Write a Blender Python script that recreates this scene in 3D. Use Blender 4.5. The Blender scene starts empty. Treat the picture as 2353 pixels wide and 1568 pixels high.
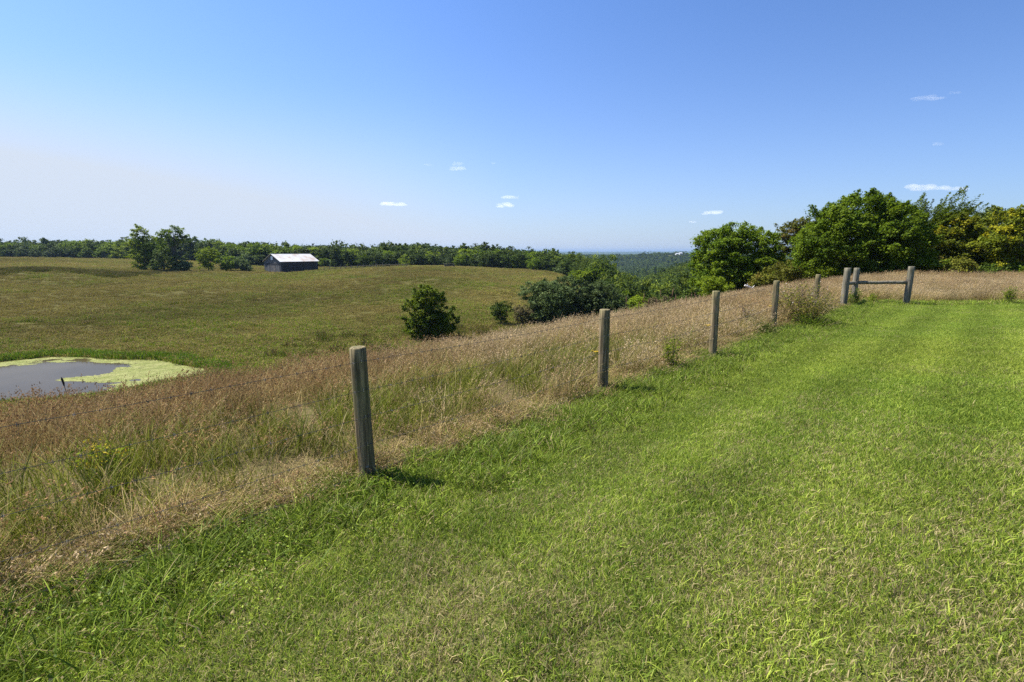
import bpy, math, random
import numpy as np
from mathutils import Vector

scene = bpy.context.scene
COL = scene.collection
PI = math.pi

# ---------------------------------------------------------------- camera, sky, sun, exposure
EYE = 1.7
FPX = 1145.0                                   # focal length in pixels of a 2353 px wide picture
PITCH = math.radians(10.15)
cam_d = bpy.data.cameras.new("camera"); cam = bpy.data.objects.new("camera", cam_d); COL.objects.link(cam)
cam_d.sensor_width = 36.0; cam_d.lens = FPX / 2353.0 * 36.0
cam_d.clip_start = 0.05; cam_d.clip_end = 60000
cam.location = (0, 0, EYE); cam.rotation_euler = (PI / 2 - PITCH, 0, 0)
scene.camera = cam

SUN_EL = math.radians(58); SUN_AZ = math.radians(-73)      # azimuth from +Y, negative to the left
sun_dir = Vector((math.sin(SUN_AZ) * math.cos(SUN_EL), math.cos(SUN_AZ) * math.cos(SUN_EL), math.sin(SUN_EL)))
w = bpy.data.worlds.new("World"); scene.world = w; w.use_nodes = True
wn = w.node_tree; wn.nodes.clear()
wo = wn.nodes.new("ShaderNodeOutputWorld"); wb = wn.nodes.new("ShaderNodeBackground"); sky = wn.nodes.new("ShaderNodeTexSky")
sky.sky_type = 'NISHITA'; sky.sun_disc = False
sky.sun_elevation = SUN_EL; sky.sun_rotation = SUN_AZ
sky.altitude = 250; sky.air_density = 1.0; sky.dust_density = 1.2; sky.ozone_density = 2.5
wb.inputs[1].default_value = 0.07
def wnode(t, **kw):
    n_ = wn.nodes.new('ShaderNode' + t)
    for k_, v_ in kw.items(): setattr(n_, k_, v_)
    return n_
def wmath(op, a, b=0.0, clamp=False):
    n_ = wnode('Math', operation=op, use_clamp=clamp)
    for k_, v_ in enumerate((a, b)):
        if isinstance(v_, bpy.types.NodeSocket): wn.links.new(v_, n_.inputs[k_])
        else: n_.inputs[k_].default_value = v_
    return n_.outputs[0]
def wmix(f, a, b, mode='MIX'):
    n_ = wnode('Mix', data_type='RGBA', blend_type=mode)
    for k_, v_ in ((0, f), (6, a), (7, b)):
        if isinstance(v_, bpy.types.NodeSocket): wn.links.new(v_, n_.inputs[k_])
        else: n_.inputs[k_].default_value = v_ if k_ == 0 else (*v_, 1)
    return n_.outputs[2]
# humid summer sky: the physical sky, a deeper blue overhead, paling to milky lavender towards the horizon and the sun's side
wsep = wnode('SeparateXYZ'); wn.links.new(wnode('TexCoord').outputs['Generated'], wsep.inputs[0])
wz = wmath('MAXIMUM', wsep.outputs[2], 0.0)
milk = wmath('MULTIPLY', wmath('POWER', 2.718, wmath('MULTIPLY', wz, -7.3)), wmath('SUBTRACT', 0.98, wmath('MULTIPLY', wsep.outputs[0], 0.6)))
edge = wnode('MapRange', interpolation_type='SMOOTHSTEP'); wn.links.new(wz, edge.inputs[0])
edge.inputs[1].default_value = 0.29; edge.inputs[2].default_value = 0.07
side = wmath('MULTIPLY', wmath('MULTIPLY', edge.outputs[0], wmath('MULTIPLY', wsep.outputs[0], -1.4, True)), 0.62)
milk = wmath('ADD', milk, side, True)
dim = wnode('VectorMath', operation='SCALE'); wn.links.new(sky.outputs[0], dim.inputs[0])
wn.links.new(wmath('SUBTRACT', 0.99, wmath('MULTIPLY', wmath('MAXIMUM', wsep.outputs[0], -0.2), 0.22)), dim.inputs['Scale'])
blue = wmix(1.0, dim.outputs[0], (0.585, 0.86, 1.27), 'MULTIPLY')
wn.links.new(wmix(milk, blue, (4.15, 4.68, 5.5)), wb.inputs[0]); wn.links.new(wb.outputs[0], wo.inputs[0])
sd = bpy.data.lights.new("sun", 'SUN'); so = bpy.data.objects.new("sun", sd); COL.objects.link(so)
sd.energy = 4.5; sd.angle = math.radians(0.5); sd.color = (1.0, 0.955, 0.88)
so.rotation_euler = (-sun_dir).to_track_quat('-Z', 'Y').to_euler(); so.location = (-40, 20, 60)
scene.view_settings.view_transform = 'Standard'; scene.view_settings.look = 'None'
scene.view_settings.gamma = 1.0; scene.view_settings.exposure = 1.25
cy = scene.cycles
cy.max_bounces = 8; cy.diffuse_bounces = 3; cy.glossy_bounces = 3; cy.transmission_bounces = 4
cy.transparent_max_bounces = 8; cy.volume_bounces = 2; cy.use_denoising = False
cy.sample_clamp_indirect = 6.0

# ---------------------------------------------------------------- helpers
RNG = np.random.default_rng(7)
random.seed(7)
TAB = np.random.default_rng(11).random((256, 256))

def vnoise(x, y):
    xi = np.floor(x).astype(int); yi = np.floor(y).astype(int)
    fx = x - xi; fy = y - yi
    fx = fx * fx * (3 - 2 * fx); fy = fy * fy * (3 - 2 * fy)
    a = TAB[xi & 255, yi & 255]; b = TAB[(xi + 1) & 255, yi & 255]
    c = TAB[xi & 255, (yi + 1) & 255]; d = TAB[(xi + 1) & 255, (yi + 1) & 255]
    return (a * (1 - fx) + b * fx) * (1 - fy) + (c * (1 - fx) + d * fx) * fy

def fbm(x, y, size, octaves=4, seed=0):
    x = np.asarray(x, float) / size + seed * 17.3; y = np.asarray(y, float) / size + seed * 9.7
    s = 0; amp = 1; tot = 0
    for _ in range(octaves):
        s = s + amp * vnoise(x, y); tot += amp; amp *= 0.5
        x = x * 2.03 + 5.1; y = y * 2.03 + 3.7
    return s / tot

def S(t):
    t = np.clip(t, 0, 1); return t * t * (3 - 2 * t)

def ray(x, y):
    """picture point (2353 px wide picture) -> lateral and vertical slope per metre forward"""
    X = x - 1176.5; Y = 784.0 - y
    f = FPX * math.cos(PITCH) + Y * math.sin(PITCH); u = -FPX * math.sin(PITCH) + Y * math.cos(PITCH)
    return X / f, u / f

# ---------------------------------------------------------------- the lie of the land
FD = np.array((0.690, 0.7238)); FN = np.array((-0.7238, 0.690))
def U(x, y): return FN[0] * x + FN[1] * y - 4.03     # metres beyond the pasture fence
def V(x, y): return FD[0] * x + FD[1] * y            # metres along it
TH = np.array([-60, -46, -35, -24, -9, 3.7, 9, 14, 20, 30, 46, 60.])
RR = np.array([75, 110, 150, 190, 240, 310, 430, 700, 1100, 1500, 1900, 3000, 5000, 8000, 12000, 16000.])
HT = np.array([  # metres relative to the eye
    [-10.6, -9.6, -7.8, -4.8, -4.6, -3.4, -3.1, -8, -20, -20, -20, -30, -30, -20, 0, 5],
    [-10.6, -9.6, -7.8, -4.6, -4.6, -3.4, -3.1, -8, -20, -20, -20, -30, -30, -20, 0, 5],
    [-10.8, -9.8, -8.0, -6.5, -6.3, -4.6, -4.4, -10, -20, -20, -20, -30, -30, -20, 0, 5],
    [-10.9, -10.0, -8.4, -7.2, -7.5, -7.3, -8, -14, -20, -20, -20, -30, -30, -20, 0, 5],
    [-11.0, -9.9, -7.2, -5.5, -6.5, -7.8, -11, -20, -25, -25, -25, -30, -30, -20, 0, 5],
    [-11.3, -10.7, -8.5, -7.3, -9.0, -11.5, -14, -30, -36, -32, -26, -35, -40, -25, 0, 8],
    [-12.0, -12.0, -10.5, -11.5, -15, -19, -25, -44, -50, -44, -30, -38, -45, -28, -4, 4],
    [-13.0, -17, -20, -23, -25, -28, -34, -46, -44, -40, -28, -38, -45, -28, -4, 4],
    [-12.0, -16, -19, -20, -16, -16, -19.5, -36, -36, -32, -28, -38, -45, -25, -5, 4],
    [-10.0, -13, -15, -15, -14, -14, -18, -34, -36, -26, -18, -35, -45, -25, -5, 3],
    [-5.0, -7, -10, -14, -18, -22, -30, -36, -36, -30, -25, -35, -45, -25, -5, 3],
    [-4.0, -6, -9, -13, -17, -22, -30, -36, -36, -30, -25, -35, -45, -25, -5, 3]])

def table(th, r):
    t = np.clip(th, TH[0], TH[-1]); l = np.log(np.clip(r, RR[0], RR[-1])); L = np.log(RR)
    i = np.clip(np.searchsorted(TH, t) - 1, 0, len(TH) - 2); j = np.clip(np.searchsorted(L, l) - 1, 0, len(L) - 2)
    a = (t - TH[i]) / (TH[i + 1] - TH[i]); b = (l - L[j]) / (L[j + 1] - L[j])
    a = a * a * (3 - 2 * a) * 0.6 + a * 0.4; b = b * b * (3 - 2 * b) * 0.6 + b * 0.4
    return (HT[i, j] * (1 - a) + HT[i + 1, j] * a) * (1 - b) + (HT[i, j + 1] * (1 - a) + HT[i + 1, j + 1] * a) * b

WATER_Z = -11.0 + EYE
def pond_e(x, y):
    a = np.arctan2((y - 42.0) / 9.5, (x + 42.0) / 12.8)
    wob = 1 + 0.10 * np.sin(3 * a + 1.0) + 0.05 * np.sin(7 * a)
    return np.sqrt(((x + 42.0) / 12.8) ** 2 + ((y - 42.0) / 9.5) ** 2) / wob

def H(x, y):
    x = np.asarray(x, float); y = np.asarray(y, float)
    u = U(x, y); q = np.maximum(-u, 0); up = np.maximum(u, 0); r = np.sqrt(x * x + y * y)
    zn = -0.43 - 0.09 * S((y - 12) / 9) * S(q / 3) + 0.43 * S(q / 4.7) * S((19.5 - y) / 15.0) + 0.012 * np.clip(q - 4.0, 0, 12)* S((21.5 - y) / 15.0)
    zn = zn - np.where(up < 7.5, 0.02 * up * up, 1.125 + 0.30 * (up - 7.5))
    k = np.maximum(r - 50, 0); zn = zn - 0.2 * k * k / (k + 25)
    zn = zn + 0.05 * (fbm(x, y, 2.2, 3, 1) - 0.5) * S((r - 1) / 5) + 0.02 * (fbm(x, y, 0.6, 2, 2) - 0.5)
    th = np.degrees(np.arctan2(x, y))
    zf = table(th, r) + EYE
    zf = zf + (fbm(x, y, 14, 4, 3) - 0.5) * 0.7 * S((r - 60) / 40) + (fbm(x, y, 160, 4, 4) - 0.5) * 24 * S((r - 420) / 900) + (fbm(x, y, 420, 2, 6) - 0.5) * 52 * S((r - 520) / 400) * S((1750 - r) / 500) \
         + (fbm(x, y, 1500, 3, 5) - 0.5) * 40 * S((r - 2600) / 4000)
    fw = np.exp(-(((x - 520) / 130) ** 2 + ((y - 1560) / 110) ** 2)); zf = zf * (1 - fw) + (EYE - 9.0) * fw
    m = np.maximum(zn, zf)
    z = m + 1.1 * np.log(np.exp((zn - m) / 1.1) + np.exp((zf - m) / 1.1))
    e = pond_e(x, y)
    z = np.where(e < 1.6, z * (1 - S((1.6 - e) / 0.5)) + (WATER_Z + np.where(e > 1, (e - 1) * 1.6, (e - 1) * 2.0)) * S((1.6 - e) / 0.5), z)
    return z

def h1(x, y): return float(H(np.array([x]), np.array([y]))[0])
def spot(px, py, D):
    """ground point on the picture column through (px, py), D metres forward"""
    a, _ = ray(px, py); return Vector((a * D, D, h1(a * D, D)))
def size_at(n, D): return n * D / FPX * 0.99          # pixels -> metres at distance D

# ---------------------------------------------------------------- object helpers
def tag(o, label=None, cat=None, group=None, kind=None):
    for k, v in (('label', label), ('category', cat), ('group', group), ('kind', kind)):
        if v: o[k] = v
    return o

def empty(name, loc, rz=0):
    o = bpy.data.objects.new(name, None); COL.objects.link(o); o.location = loc; o.rotation_euler = (0, 0, rz)
    o.empty_display_size = 0.2
    return o

def mesh_np(name, v, quads=None, tris=None, smooth=False):
    me = bpy.data.meshes.new(name); v = np.asarray(v, np.float32)
    nq = 0 if quads is None else len(quads); nt = 0 if tris is None else len(tris)
    me.vertices.add(len(v)); me.vertices.foreach_set('co', v.ravel())
    loops = []
    if nq: loops.append(np.asarray(quads, np.int32).ravel())
    if nt: loops.append(np.asarray(tris, np.int32).ravel())
    lv = np.concatenate(loops); me.loops.add(len(lv)); me.loops.foreach_set('vertex_index', lv)
    me.polygons.add(nq + nt)
    st = np.concatenate([np.arange(nq) * 4, nq * 4 + np.arange(nt) * 3]).astype(np.int32)
    me.polygons.foreach_set('loop_start', st)
    if smooth: me.polygons.foreach_set('use_smooth', np.ones(nq + nt, bool))
    me.update(calc_edges=True)
    return me

def set_col(me, name, c):
    a = me.attributes.new(name, 'FLOAT_COLOR', 'POINT'); c = np.asarray(c, np.float32)
    if c.shape[1] == 3: c = np.c_[c, np.ones(len(c), np.float32)]
    a.data.foreach_set('color', c.ravel())

def obj(name, me, mat, parent=None, loc=None):
    o = bpy.data.objects.new(name, me); COL.objects.link(o)
    if mat and not me.materials: me.materials.append(mat)
    if parent: o.parent = parent
    if loc is not None: o.location = loc
    return o

class MB:
    """collects boxes and tubes, then links them as one mesh object"""
    def __init__(s): s.v = []; s.f = []
    def add(s, v, f):
        b = len(s.v); s.v += [tuple(p) for p in v]; s.f += [tuple(i + b for i in q) for q in f]
    def box(s, x0, x1, y0, y1, z0, z1):
        s.add([(x0, y0, z0), (x1, y0, z0), (x1, y1, z0), (x0, y1, z0), (x0, y0, z1), (x1, y0, z1), (x1, y1, z1), (x0, y1, z1)],
              [(3, 2, 1, 0), (4, 5, 6, 7), (0, 1, 5, 4), (1, 2, 6, 5), (2, 3, 7, 6), (3, 0, 4, 7)])
    def tube(s, pts, rad, n=8, cap=True, wob=0, rnd=None):
        pts = [Vector(p) for p in pts]; rad = [rad] * len(pts) if isinstance(rad, (int, float)) else rad
        b = len(s.v); up = None
        for i, p in enumerate(pts):
            d = (pts[min(i + 1, len(pts) - 1)] - pts[max(i - 1, 0)]).normalized()
            if up is None: up = Vector((0, 0, 1)) if abs(d.z) < .9 else Vector((1, 0, 0))
            a = d.cross(up)
            if a.length < 1e-4: a = d.orthogonal()
            a.normalize(); c = a.cross(d); c.normalize(); up = c
            for k in range(n):
                t = 2 * PI * k / n; rr = rad[i] * (1 + (wob * (rnd.random() - .5) if rnd else 0))
                s.v.append(tuple(p + a * math.cos(t) * rr + c * math.sin(t) * rr))
        for i in range(len(pts) - 1):
            for k in range(n):
                s.f.append((b + i * n + k, b + i * n + (k + 1) % n, b + (i + 1) * n + (k + 1) % n, b + (i + 1) * n + k))
        if cap:
            s.f.append(tuple(b + k for k in reversed(range(n)))); m = b + (len(pts) - 1) * n
            s.f.append(tuple(m + k for k in range(n)))
    def build(s, name, mat, parent=None, loc=None, smooth=False):
        me = bpy.data.meshes.new(name); me.from_pydata(s.v, [], s.f); me.update()
        import bmesh
        bm = bmesh.new(); bm.from_mesh(me); bmesh.ops.recalc_face_normals(bm, faces=bm.faces); bm.to_mesh(me); bm.free()
        if smooth:
            for p in me.polygons: p.use_smooth = len(p.vertices) <= 4
        return obj(name, me, mat, parent, loc)

# ---------------------------------------------------------------- materials
class NT:
    def __init__(s, name):
        s.m = bpy.data.materials.new(name); s.m.use_nodes = True; s.t = s.m.node_tree; s.t.nodes.clear()
        s.out = s.n('OutputMaterial')
    def n(s, t, **kw):
        nd = s.t.nodes.new('ShaderNode' + t)
        for k, v in kw.items():
            if k.startswith('i_'):
                key = k[2:]; key = int(key) if key.isdigit() else key
                s.link_or_set(nd.inputs[key], v)
            else: setattr(nd, k, v)
        return nd
    def link_or_set(s, sock, v):
        if isinstance(v, bpy.types.NodeSocket): s.t.links.new(v, sock)
        elif isinstance(v, bpy.types.Node): s.t.links.new(v.outputs[0], sock)
        elif isinstance(v, (tuple, list)) and len(v) == 3 and sock.type == 'RGBA': sock.default_value = (*v, 1)
        else: sock.default_value = v
    def math(s, op, a, b=0.0, c=None):
        nd = s.n('Math', operation=op); s.link_or_set(nd.inputs[0], a); s.link_or_set(nd.inputs[1], b)
        if c is not None: s.link_or_set(nd.inputs[2], c)
        return nd.outputs[0]
    def mix(s, f, a, b, mode='MIX'):
        nd = s.n('Mix', data_type='RGBA', blend_type=mode)
        s.link_or_set(nd.inputs[0], f); s.link_or_set(nd.inputs[6], a); s.link_or_set(nd.inputs[7], b)
        return nd.outputs[2]
    def noise(s, scale, vec=None, detail=4, rough=.55, col=False):
        nd = s.n('TexNoise'); nd.inputs['Scale'].default_value = scale; nd.inputs['Detail'].default_value = detail
        nd.inputs['Roughness'].default_value = rough
        if vec is not None: s.link_or_set(nd.inputs['Vector'], vec)
        return nd.outputs[1 if col else 0]
    def ramp(s, f, *stops):
        nd = s.n('ValToRGB'); e = nd.color_ramp.elements
        while len(e) < len(stops): e.new(0.5)
        for k, (p, c) in enumerate(stops): e[k].position = p; e[k].color = (*c, 1) if len(c) == 3 else c
        s.link_or_set(nd.inputs[0], f); return nd.outputs[0]
    def rng(s, f, a, b, c=0.0, d=1.0):
        nd = s.n('MapRange'); s.link_or_set(nd.inputs[0], f)
        for k, v in enumerate((a, b, c, d)): nd.inputs[k + 1].default_value = v
        return nd.outputs[0]
    def pos(s, scale=(1, 1, 1), obj=False):
        g = s.n('TexCoord').outputs['Object'] if obj else s.n('NewGeometry').outputs['Position']
        mp = s.n('Mapping'); s.link_or_set(mp.inputs[0], g); mp.inputs['Scale'].default_value = scale
        return mp.outputs[0]
    def bump(s, h, strength, dist):
        nd = s.n('Bump'); nd.inputs['Strength'].default_value = strength; nd.inputs['Distance'].default_value = dist
        s.link_or_set(nd.inputs['Height'], h); return nd.outputs[0]
    def surf(s, color, rough=.8, spec=.3, normal=None, trans=0.0, tcol=None, metal=0.0):
        p = s.n('BsdfPrincipled'); s.link_or_set(p.inputs['Base Color'], color); s.link_or_set(p.inputs['Roughness'], rough)
        s.link_or_set(p.inputs['Specular IOR Level'], spec); p.inputs['Metallic'].default_value = metal
        if normal is not None: s.link_or_set(p.inputs['Normal'], normal)
        o = p.outputs[0]
        if trans:
            t = s.n('BsdfTranslucent'); s.link_or_set(t.inputs[0], tcol if tcol is not None else color)
            mx = s.n('MixShader'); mx.inputs[0].default_value = trans
            s.t.links.new(o, mx.inputs[1]); s.t.links.new(t.outputs[0], mx.inputs[2]); o = mx.outputs[0]
        s.t.links.new(o, s.out.inputs[0]); return s.m
    def attr(s, name, typ='GEOMETRY'):
        nd = s.n('Attribute', attribute_type=typ); nd.attribute_name = name
        sp = s.n('SeparateColor'); s.t.links.new(nd.outputs['Color'], sp.inputs[0]); return sp.outputs

def plant_mat(name, a, b, dry, trans=.3, rough=.55, spec=.15, seed=None, seed2=None):
    """blades: vertex tint = (random, dry draw, kind), instance tint = (dryness, hue shift, brightness)"""
    t = NT(name); v = t.attr('tint'); i = t.attr('ztint', 'INSTANCER')
    col = t.mix(t.math('ADD', t.math('MULTIPLY', v[0], .65), t.math('MULTIPLY', i[1], .35)), a, b)
    f = t.math('GREATER_THAN', i[0], v[1])
    col = t.mix(f, col, dry)
    if seed: col = t.mix(t.math('GREATER_THAN', v[2], .5), col, t.mix(i[1], seed, seed2) if seed2 else seed)
    bright = t.math('MULTIPLY', t.math('MULTIPLY', i[2], .83), t.math('ADD', .58, t.math('MULTIPLY', v[0], .84)))
    nd = t.n('VectorMath', operation='SCALE'); t.link_or_set(nd.inputs[0], col); t.link_or_set(nd.inputs['Scale'], bright)
    return t.surf(nd.outputs[0], rough, spec, None, trans)

def leaf_mat(name, a, b, c=None, trans=.3, rough=.6, spec=.10, vary=.25, cut=.86):
    t = NT(name); v = t.attr('tint'); r = t.n('ObjectInfo').outputs['Random']
    col = t.mix(v[0], a, b)
    if c: col = t.mix(t.math('GREATER_THAN', v[1], cut), col, c)
    k = t.math('ADD', 1 - vary, t.math('MULTIPLY', r, 2 * vary))
    k = t.math('MULTIPLY', t.math('MULTIPLY', k, .80), t.math('ADD', .8, t.math('MULTIPLY', v[2], .4)))
    nd = t.n('VectorMath', operation='SCALE'); t.link_or_set(nd.inputs[0], col); t.link_or_set(nd.inputs['Scale'], k)
    return t.surf(nd.outputs[0], rough, spec, None, trans)

def wood_mat(name, a, b, dark, green=(.1, .12, .06), gmix=.35):
    t = NT(name); p = t.pos((1, 1, 1), True)
    mp = t.n('Mapping'); t.link_or_set(mp.inputs[0], p); mp.inputs['Scale'].default_value = (28, 28, 1.6)
    g = t.noise(1.0, mp.outputs[0], 6, .6)
    mp2 = t.n('Mapping'); t.link_or_set(mp2.inputs[0], p); mp2.inputs['Scale'].default_value = (70, 70, 1.2)
    cr = t.noise(1.0, mp2.outputs[0], 3, .5)
    big = t.noise(2.6, p, 4, .6)
    col = t.mix(t.rng(g, .40, .60), a, b)
    col = t.mix(t.math('MULTIPLY', t.rng(big, .42, .62), gmix), col, green)
    big2 = t.noise(4.3, t.pos((1, 1, .5), True), 4, .6)
    col = t.mix(t.math('MULTIPLY', t.rng(big2, .52, .68), .55), col, dark)
    col = t.mix(t.rng(cr, .40, .33), col, (.02, .018, .014))
    h = t.math('ADD', t.math('MULTIPLY', g, .6), t.rng(cr, .28, .4))
    return t.surf(col, .85, .2, t.bump(h, .6, .006))

def plain(name, col, rough=.6, spec=.4, metal=0.0, nz=0.0, nscale=8):
    t = NT(name); c = col
    if nz:
        k = t.noise(nscale, t.pos(obj=True), 5, .6)
        c = t.mix(t.rng(k, .3, .7), tuple(x * (1 - nz) for x in col), tuple(min(1, x * (1 + nz)) for x in col))
    return t.surf(c, rough, spec, None, 0, None, metal)

GREEN_A = (.140, .262, .024); GREEN_B = (.43, .47, .065); STRAW = (.49, .40, .19)
M = {}
M['lawn'] = plant_mat('lawn_blades', GREEN_A, GREEN_B, STRAW, .35)
M['weed'] = plant_mat('weed_leaves', (.12, .22, .016), (.31, .38, .040), (.48, .38, .17), .3)
M['tall'] = plant_mat('tall_dry_grass', (.31, .235, .075), (.50, .385, .165), (.18, .20, .026), .3, .7, .1, (.56, .43, .25), (.33, .195, .085))
M['under'] = plant_mat('green_grass_blades', (.115, .155, .013), (.26, .265, .038), (.46, .36, .17), .3, .65, .15)
M['pasture'] = plant_mat('pasture_tufts', (.27, .25, .042), (.38, .32, .075), (.20, .275, .020), .25, .8, .05, (.34, .255, .10))
M['reed'] = plant_mat('pond_reeds', (.085, .19, .01), (.17, .27, .015), (.2, .2, .04), .35)

# ---------------------------------------------------------------- ground
def build_ground():
    nr, na = 330, 900
    r = np.concatenate([[0], np.geomspace(0.4, 16500, nr - 1)])
    ang = np.concatenate([np.linspace(-54, 54, 720), np.linspace(54, 306, na - 720 + 2)[1:-1]])
    ang = np.radians(ang)
    A, R = np.meshgrid(ang, r)
    x = np.sin(A) * R; y = np.cos(A) * R
    z = H(x, y)
    v = np.stack([x, y, z], -1).reshape(-1, 3); na = len(ang)
    i, j = np.meshgrid(np.arange(nr - 1), np.arange(na), indexing='ij')
    j2 = (j + 1) % na
    q = np.stack([i * na + j, (i + 1) * na + j, (i + 1) * na + j2, i * na + j2], -1).reshape(-1, 4)
    q = q[:, ::-1]
    me = mesh_np('ground', v, q, smooth=True)
    X = x.ravel(); Y = y.ravel()
    set_col(me, 'zone', np.stack([lawn_mask(X, Y), tall_mask(X, Y), forest_mask(X, Y)], -1))
    t = NT('ground_earth'); zn = t.attr('zone'); p = t.pos()
    n1 = t.noise(.045, p, 6, .6); n2 = t.noise(.5, p, 6, .65); n3 = t.noise(6, p, 4, .6); n4 = t.noise(.012, p, 4)
    past = t.mix(t.rng(n2, .35, .65), (.062, .058, .011), (.09, .076, .018))
    past = t.mix(t.rng(n1, .5, .68), past, (.042, .055, .008))
    lawn = t.mix(t.rng(t.noise(45, p, 3, .6), .35, .65), (.045, .058, .010), (.125, .125, .036))
    tall = t.mix(t.rng(n3, .3, .7), (.055, .05, .018), (.12, .09, .04))
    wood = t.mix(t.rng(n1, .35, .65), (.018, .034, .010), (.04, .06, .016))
    far = t.mix(t.rng(n4, .5, .62), wood, (.10, .12, .04))
    dist = t.n('VectorMath', operation='LENGTH'); t.link_or_set(dist.inputs[0], p)
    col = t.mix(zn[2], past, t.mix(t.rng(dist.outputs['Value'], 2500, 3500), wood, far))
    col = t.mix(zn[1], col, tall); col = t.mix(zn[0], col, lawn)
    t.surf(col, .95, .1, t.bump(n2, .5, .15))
    o = obj('ground', me, t.m); tag(o, kind='structure')

def lawn_mask(x, y):
    u = U(x, y); e = (fbm(x, y, .8, 3, 21) - .5) * .5
    return S((-.15 + e - u) / .25) * S((21.1 + e - y) / .3) * S((40 - np.hypot(x, y)) / 5)
def fence2(x, y): return y - 21.4                     # metres beyond the second fence
def tall_mask(x, y):
    u = U(x, y); r = np.hypot(x, y)
    m = S((22 - u) / 5) * S((70 - r) / 12) * np.maximum(S((u + .3) / .4), S((y - 20.8) / .5))
    return np.where((y < -30), 0, m)
FT = np.array([-60, -46, -40, -35, -28, -24, -18, -9, 0, 3.7, 7.5, 9, 11, 13, 30, 60.])
FR = np.array([430, 425, 395, 350, 290, 262, 250, 232, 222, 214, 196, 165, 120, 88, 88, 95.])
def forest_edge(th): return np.interp(th, FT, FR)
def far_field(x, y):
    e = ((x - 520) / 90) ** 2 + ((y - 1560) / 60) ** 2
    return e < 1
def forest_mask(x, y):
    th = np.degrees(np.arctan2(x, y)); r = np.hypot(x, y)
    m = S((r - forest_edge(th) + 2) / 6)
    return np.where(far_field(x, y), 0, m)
build_ground()

# ---------------------------------------------------------------- scattering stuff
LIB = {}
def lib(key, meshes, mat):
    c = bpy.data.collections.new(key)
    for k, me in enumerate(meshes):
        me.materials.append(mat) if not me.materials else None
        o = bpy.data.objects.new(f'{key}_{k:02d}', me); c.objects.link(o)
    LIB[key] = c

def scatter(name, key, P, rot, scl, idx, tint, label, cat=None, parent=None):
    me = bpy.data.meshes.new(name); n = len(P)
    me.vertices.add(n); me.vertices.foreach_set('co', np.asarray(P, np.float32).ravel())
    for nm, dat in (('rot', rot), ('scl', scl)):
        a = me.attributes.new(nm, 'FLOAT_VECTOR', 'POINT'); a.data.foreach_set('vector', np.asarray(dat, np.float32).ravel())
    a = me.attributes.new('idx', 'INT', 'POINT'); a.data.foreach_set('value', np.asarray(idx, np.int32))
    set_col(me, 'ztint', tint)
    o = obj(name, me, None)
    g = bpy.data.node_groups.new(name + '_nodes', 'GeometryNodeTree')
    g.interface.new_socket('Geometry', in_out='INPUT', socket_type='NodeSocketGeometry')
    g.interface.new_socket('Geometry', in_out='OUTPUT', socket_type='NodeSocketGeometry')
    N = g.nodes.new; L = g.links.new
    gi = N('NodeGroupInput'); go = N('NodeGroupOutput'); ci = N('GeometryNodeCollectionInfo'); ip = N('GeometryNodeInstanceOnPoints')
    ci.inputs[0].default_value = LIB[key]; ci.inputs[1].default_value = True; ci.inputs[2].default_value = True
    def na(nm, typ):
        a = N('GeometryNodeInputNamedAttribute'); a.data_type = typ; a.inputs[0].default_value = nm; return a.outputs[0]
    e2r = N('FunctionNodeEulerToRotation')
    L(gi.outputs[0], ip.inputs['Points']); L(ci.outputs[0], ip.inputs['Instance']); ip.inputs['Pick Instance'].default_value = True
    L(na('idx', 'INT'), ip.inputs['Instance Index']); L(na('rot', 'FLOAT_VECTOR'), e2r.inputs[0]); L(e2r.outputs[0], ip.inputs['Rotation'])
    L(na('scl', 'FLOAT_VECTOR'), ip.inputs['Scale']); L(ip.outputs[0], go.inputs[0])
    md = o.modifiers.new('scatter', 'NODES'); md.node_group = g
    tag(o, label, cat, None, 'stuff')
    return o

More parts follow.
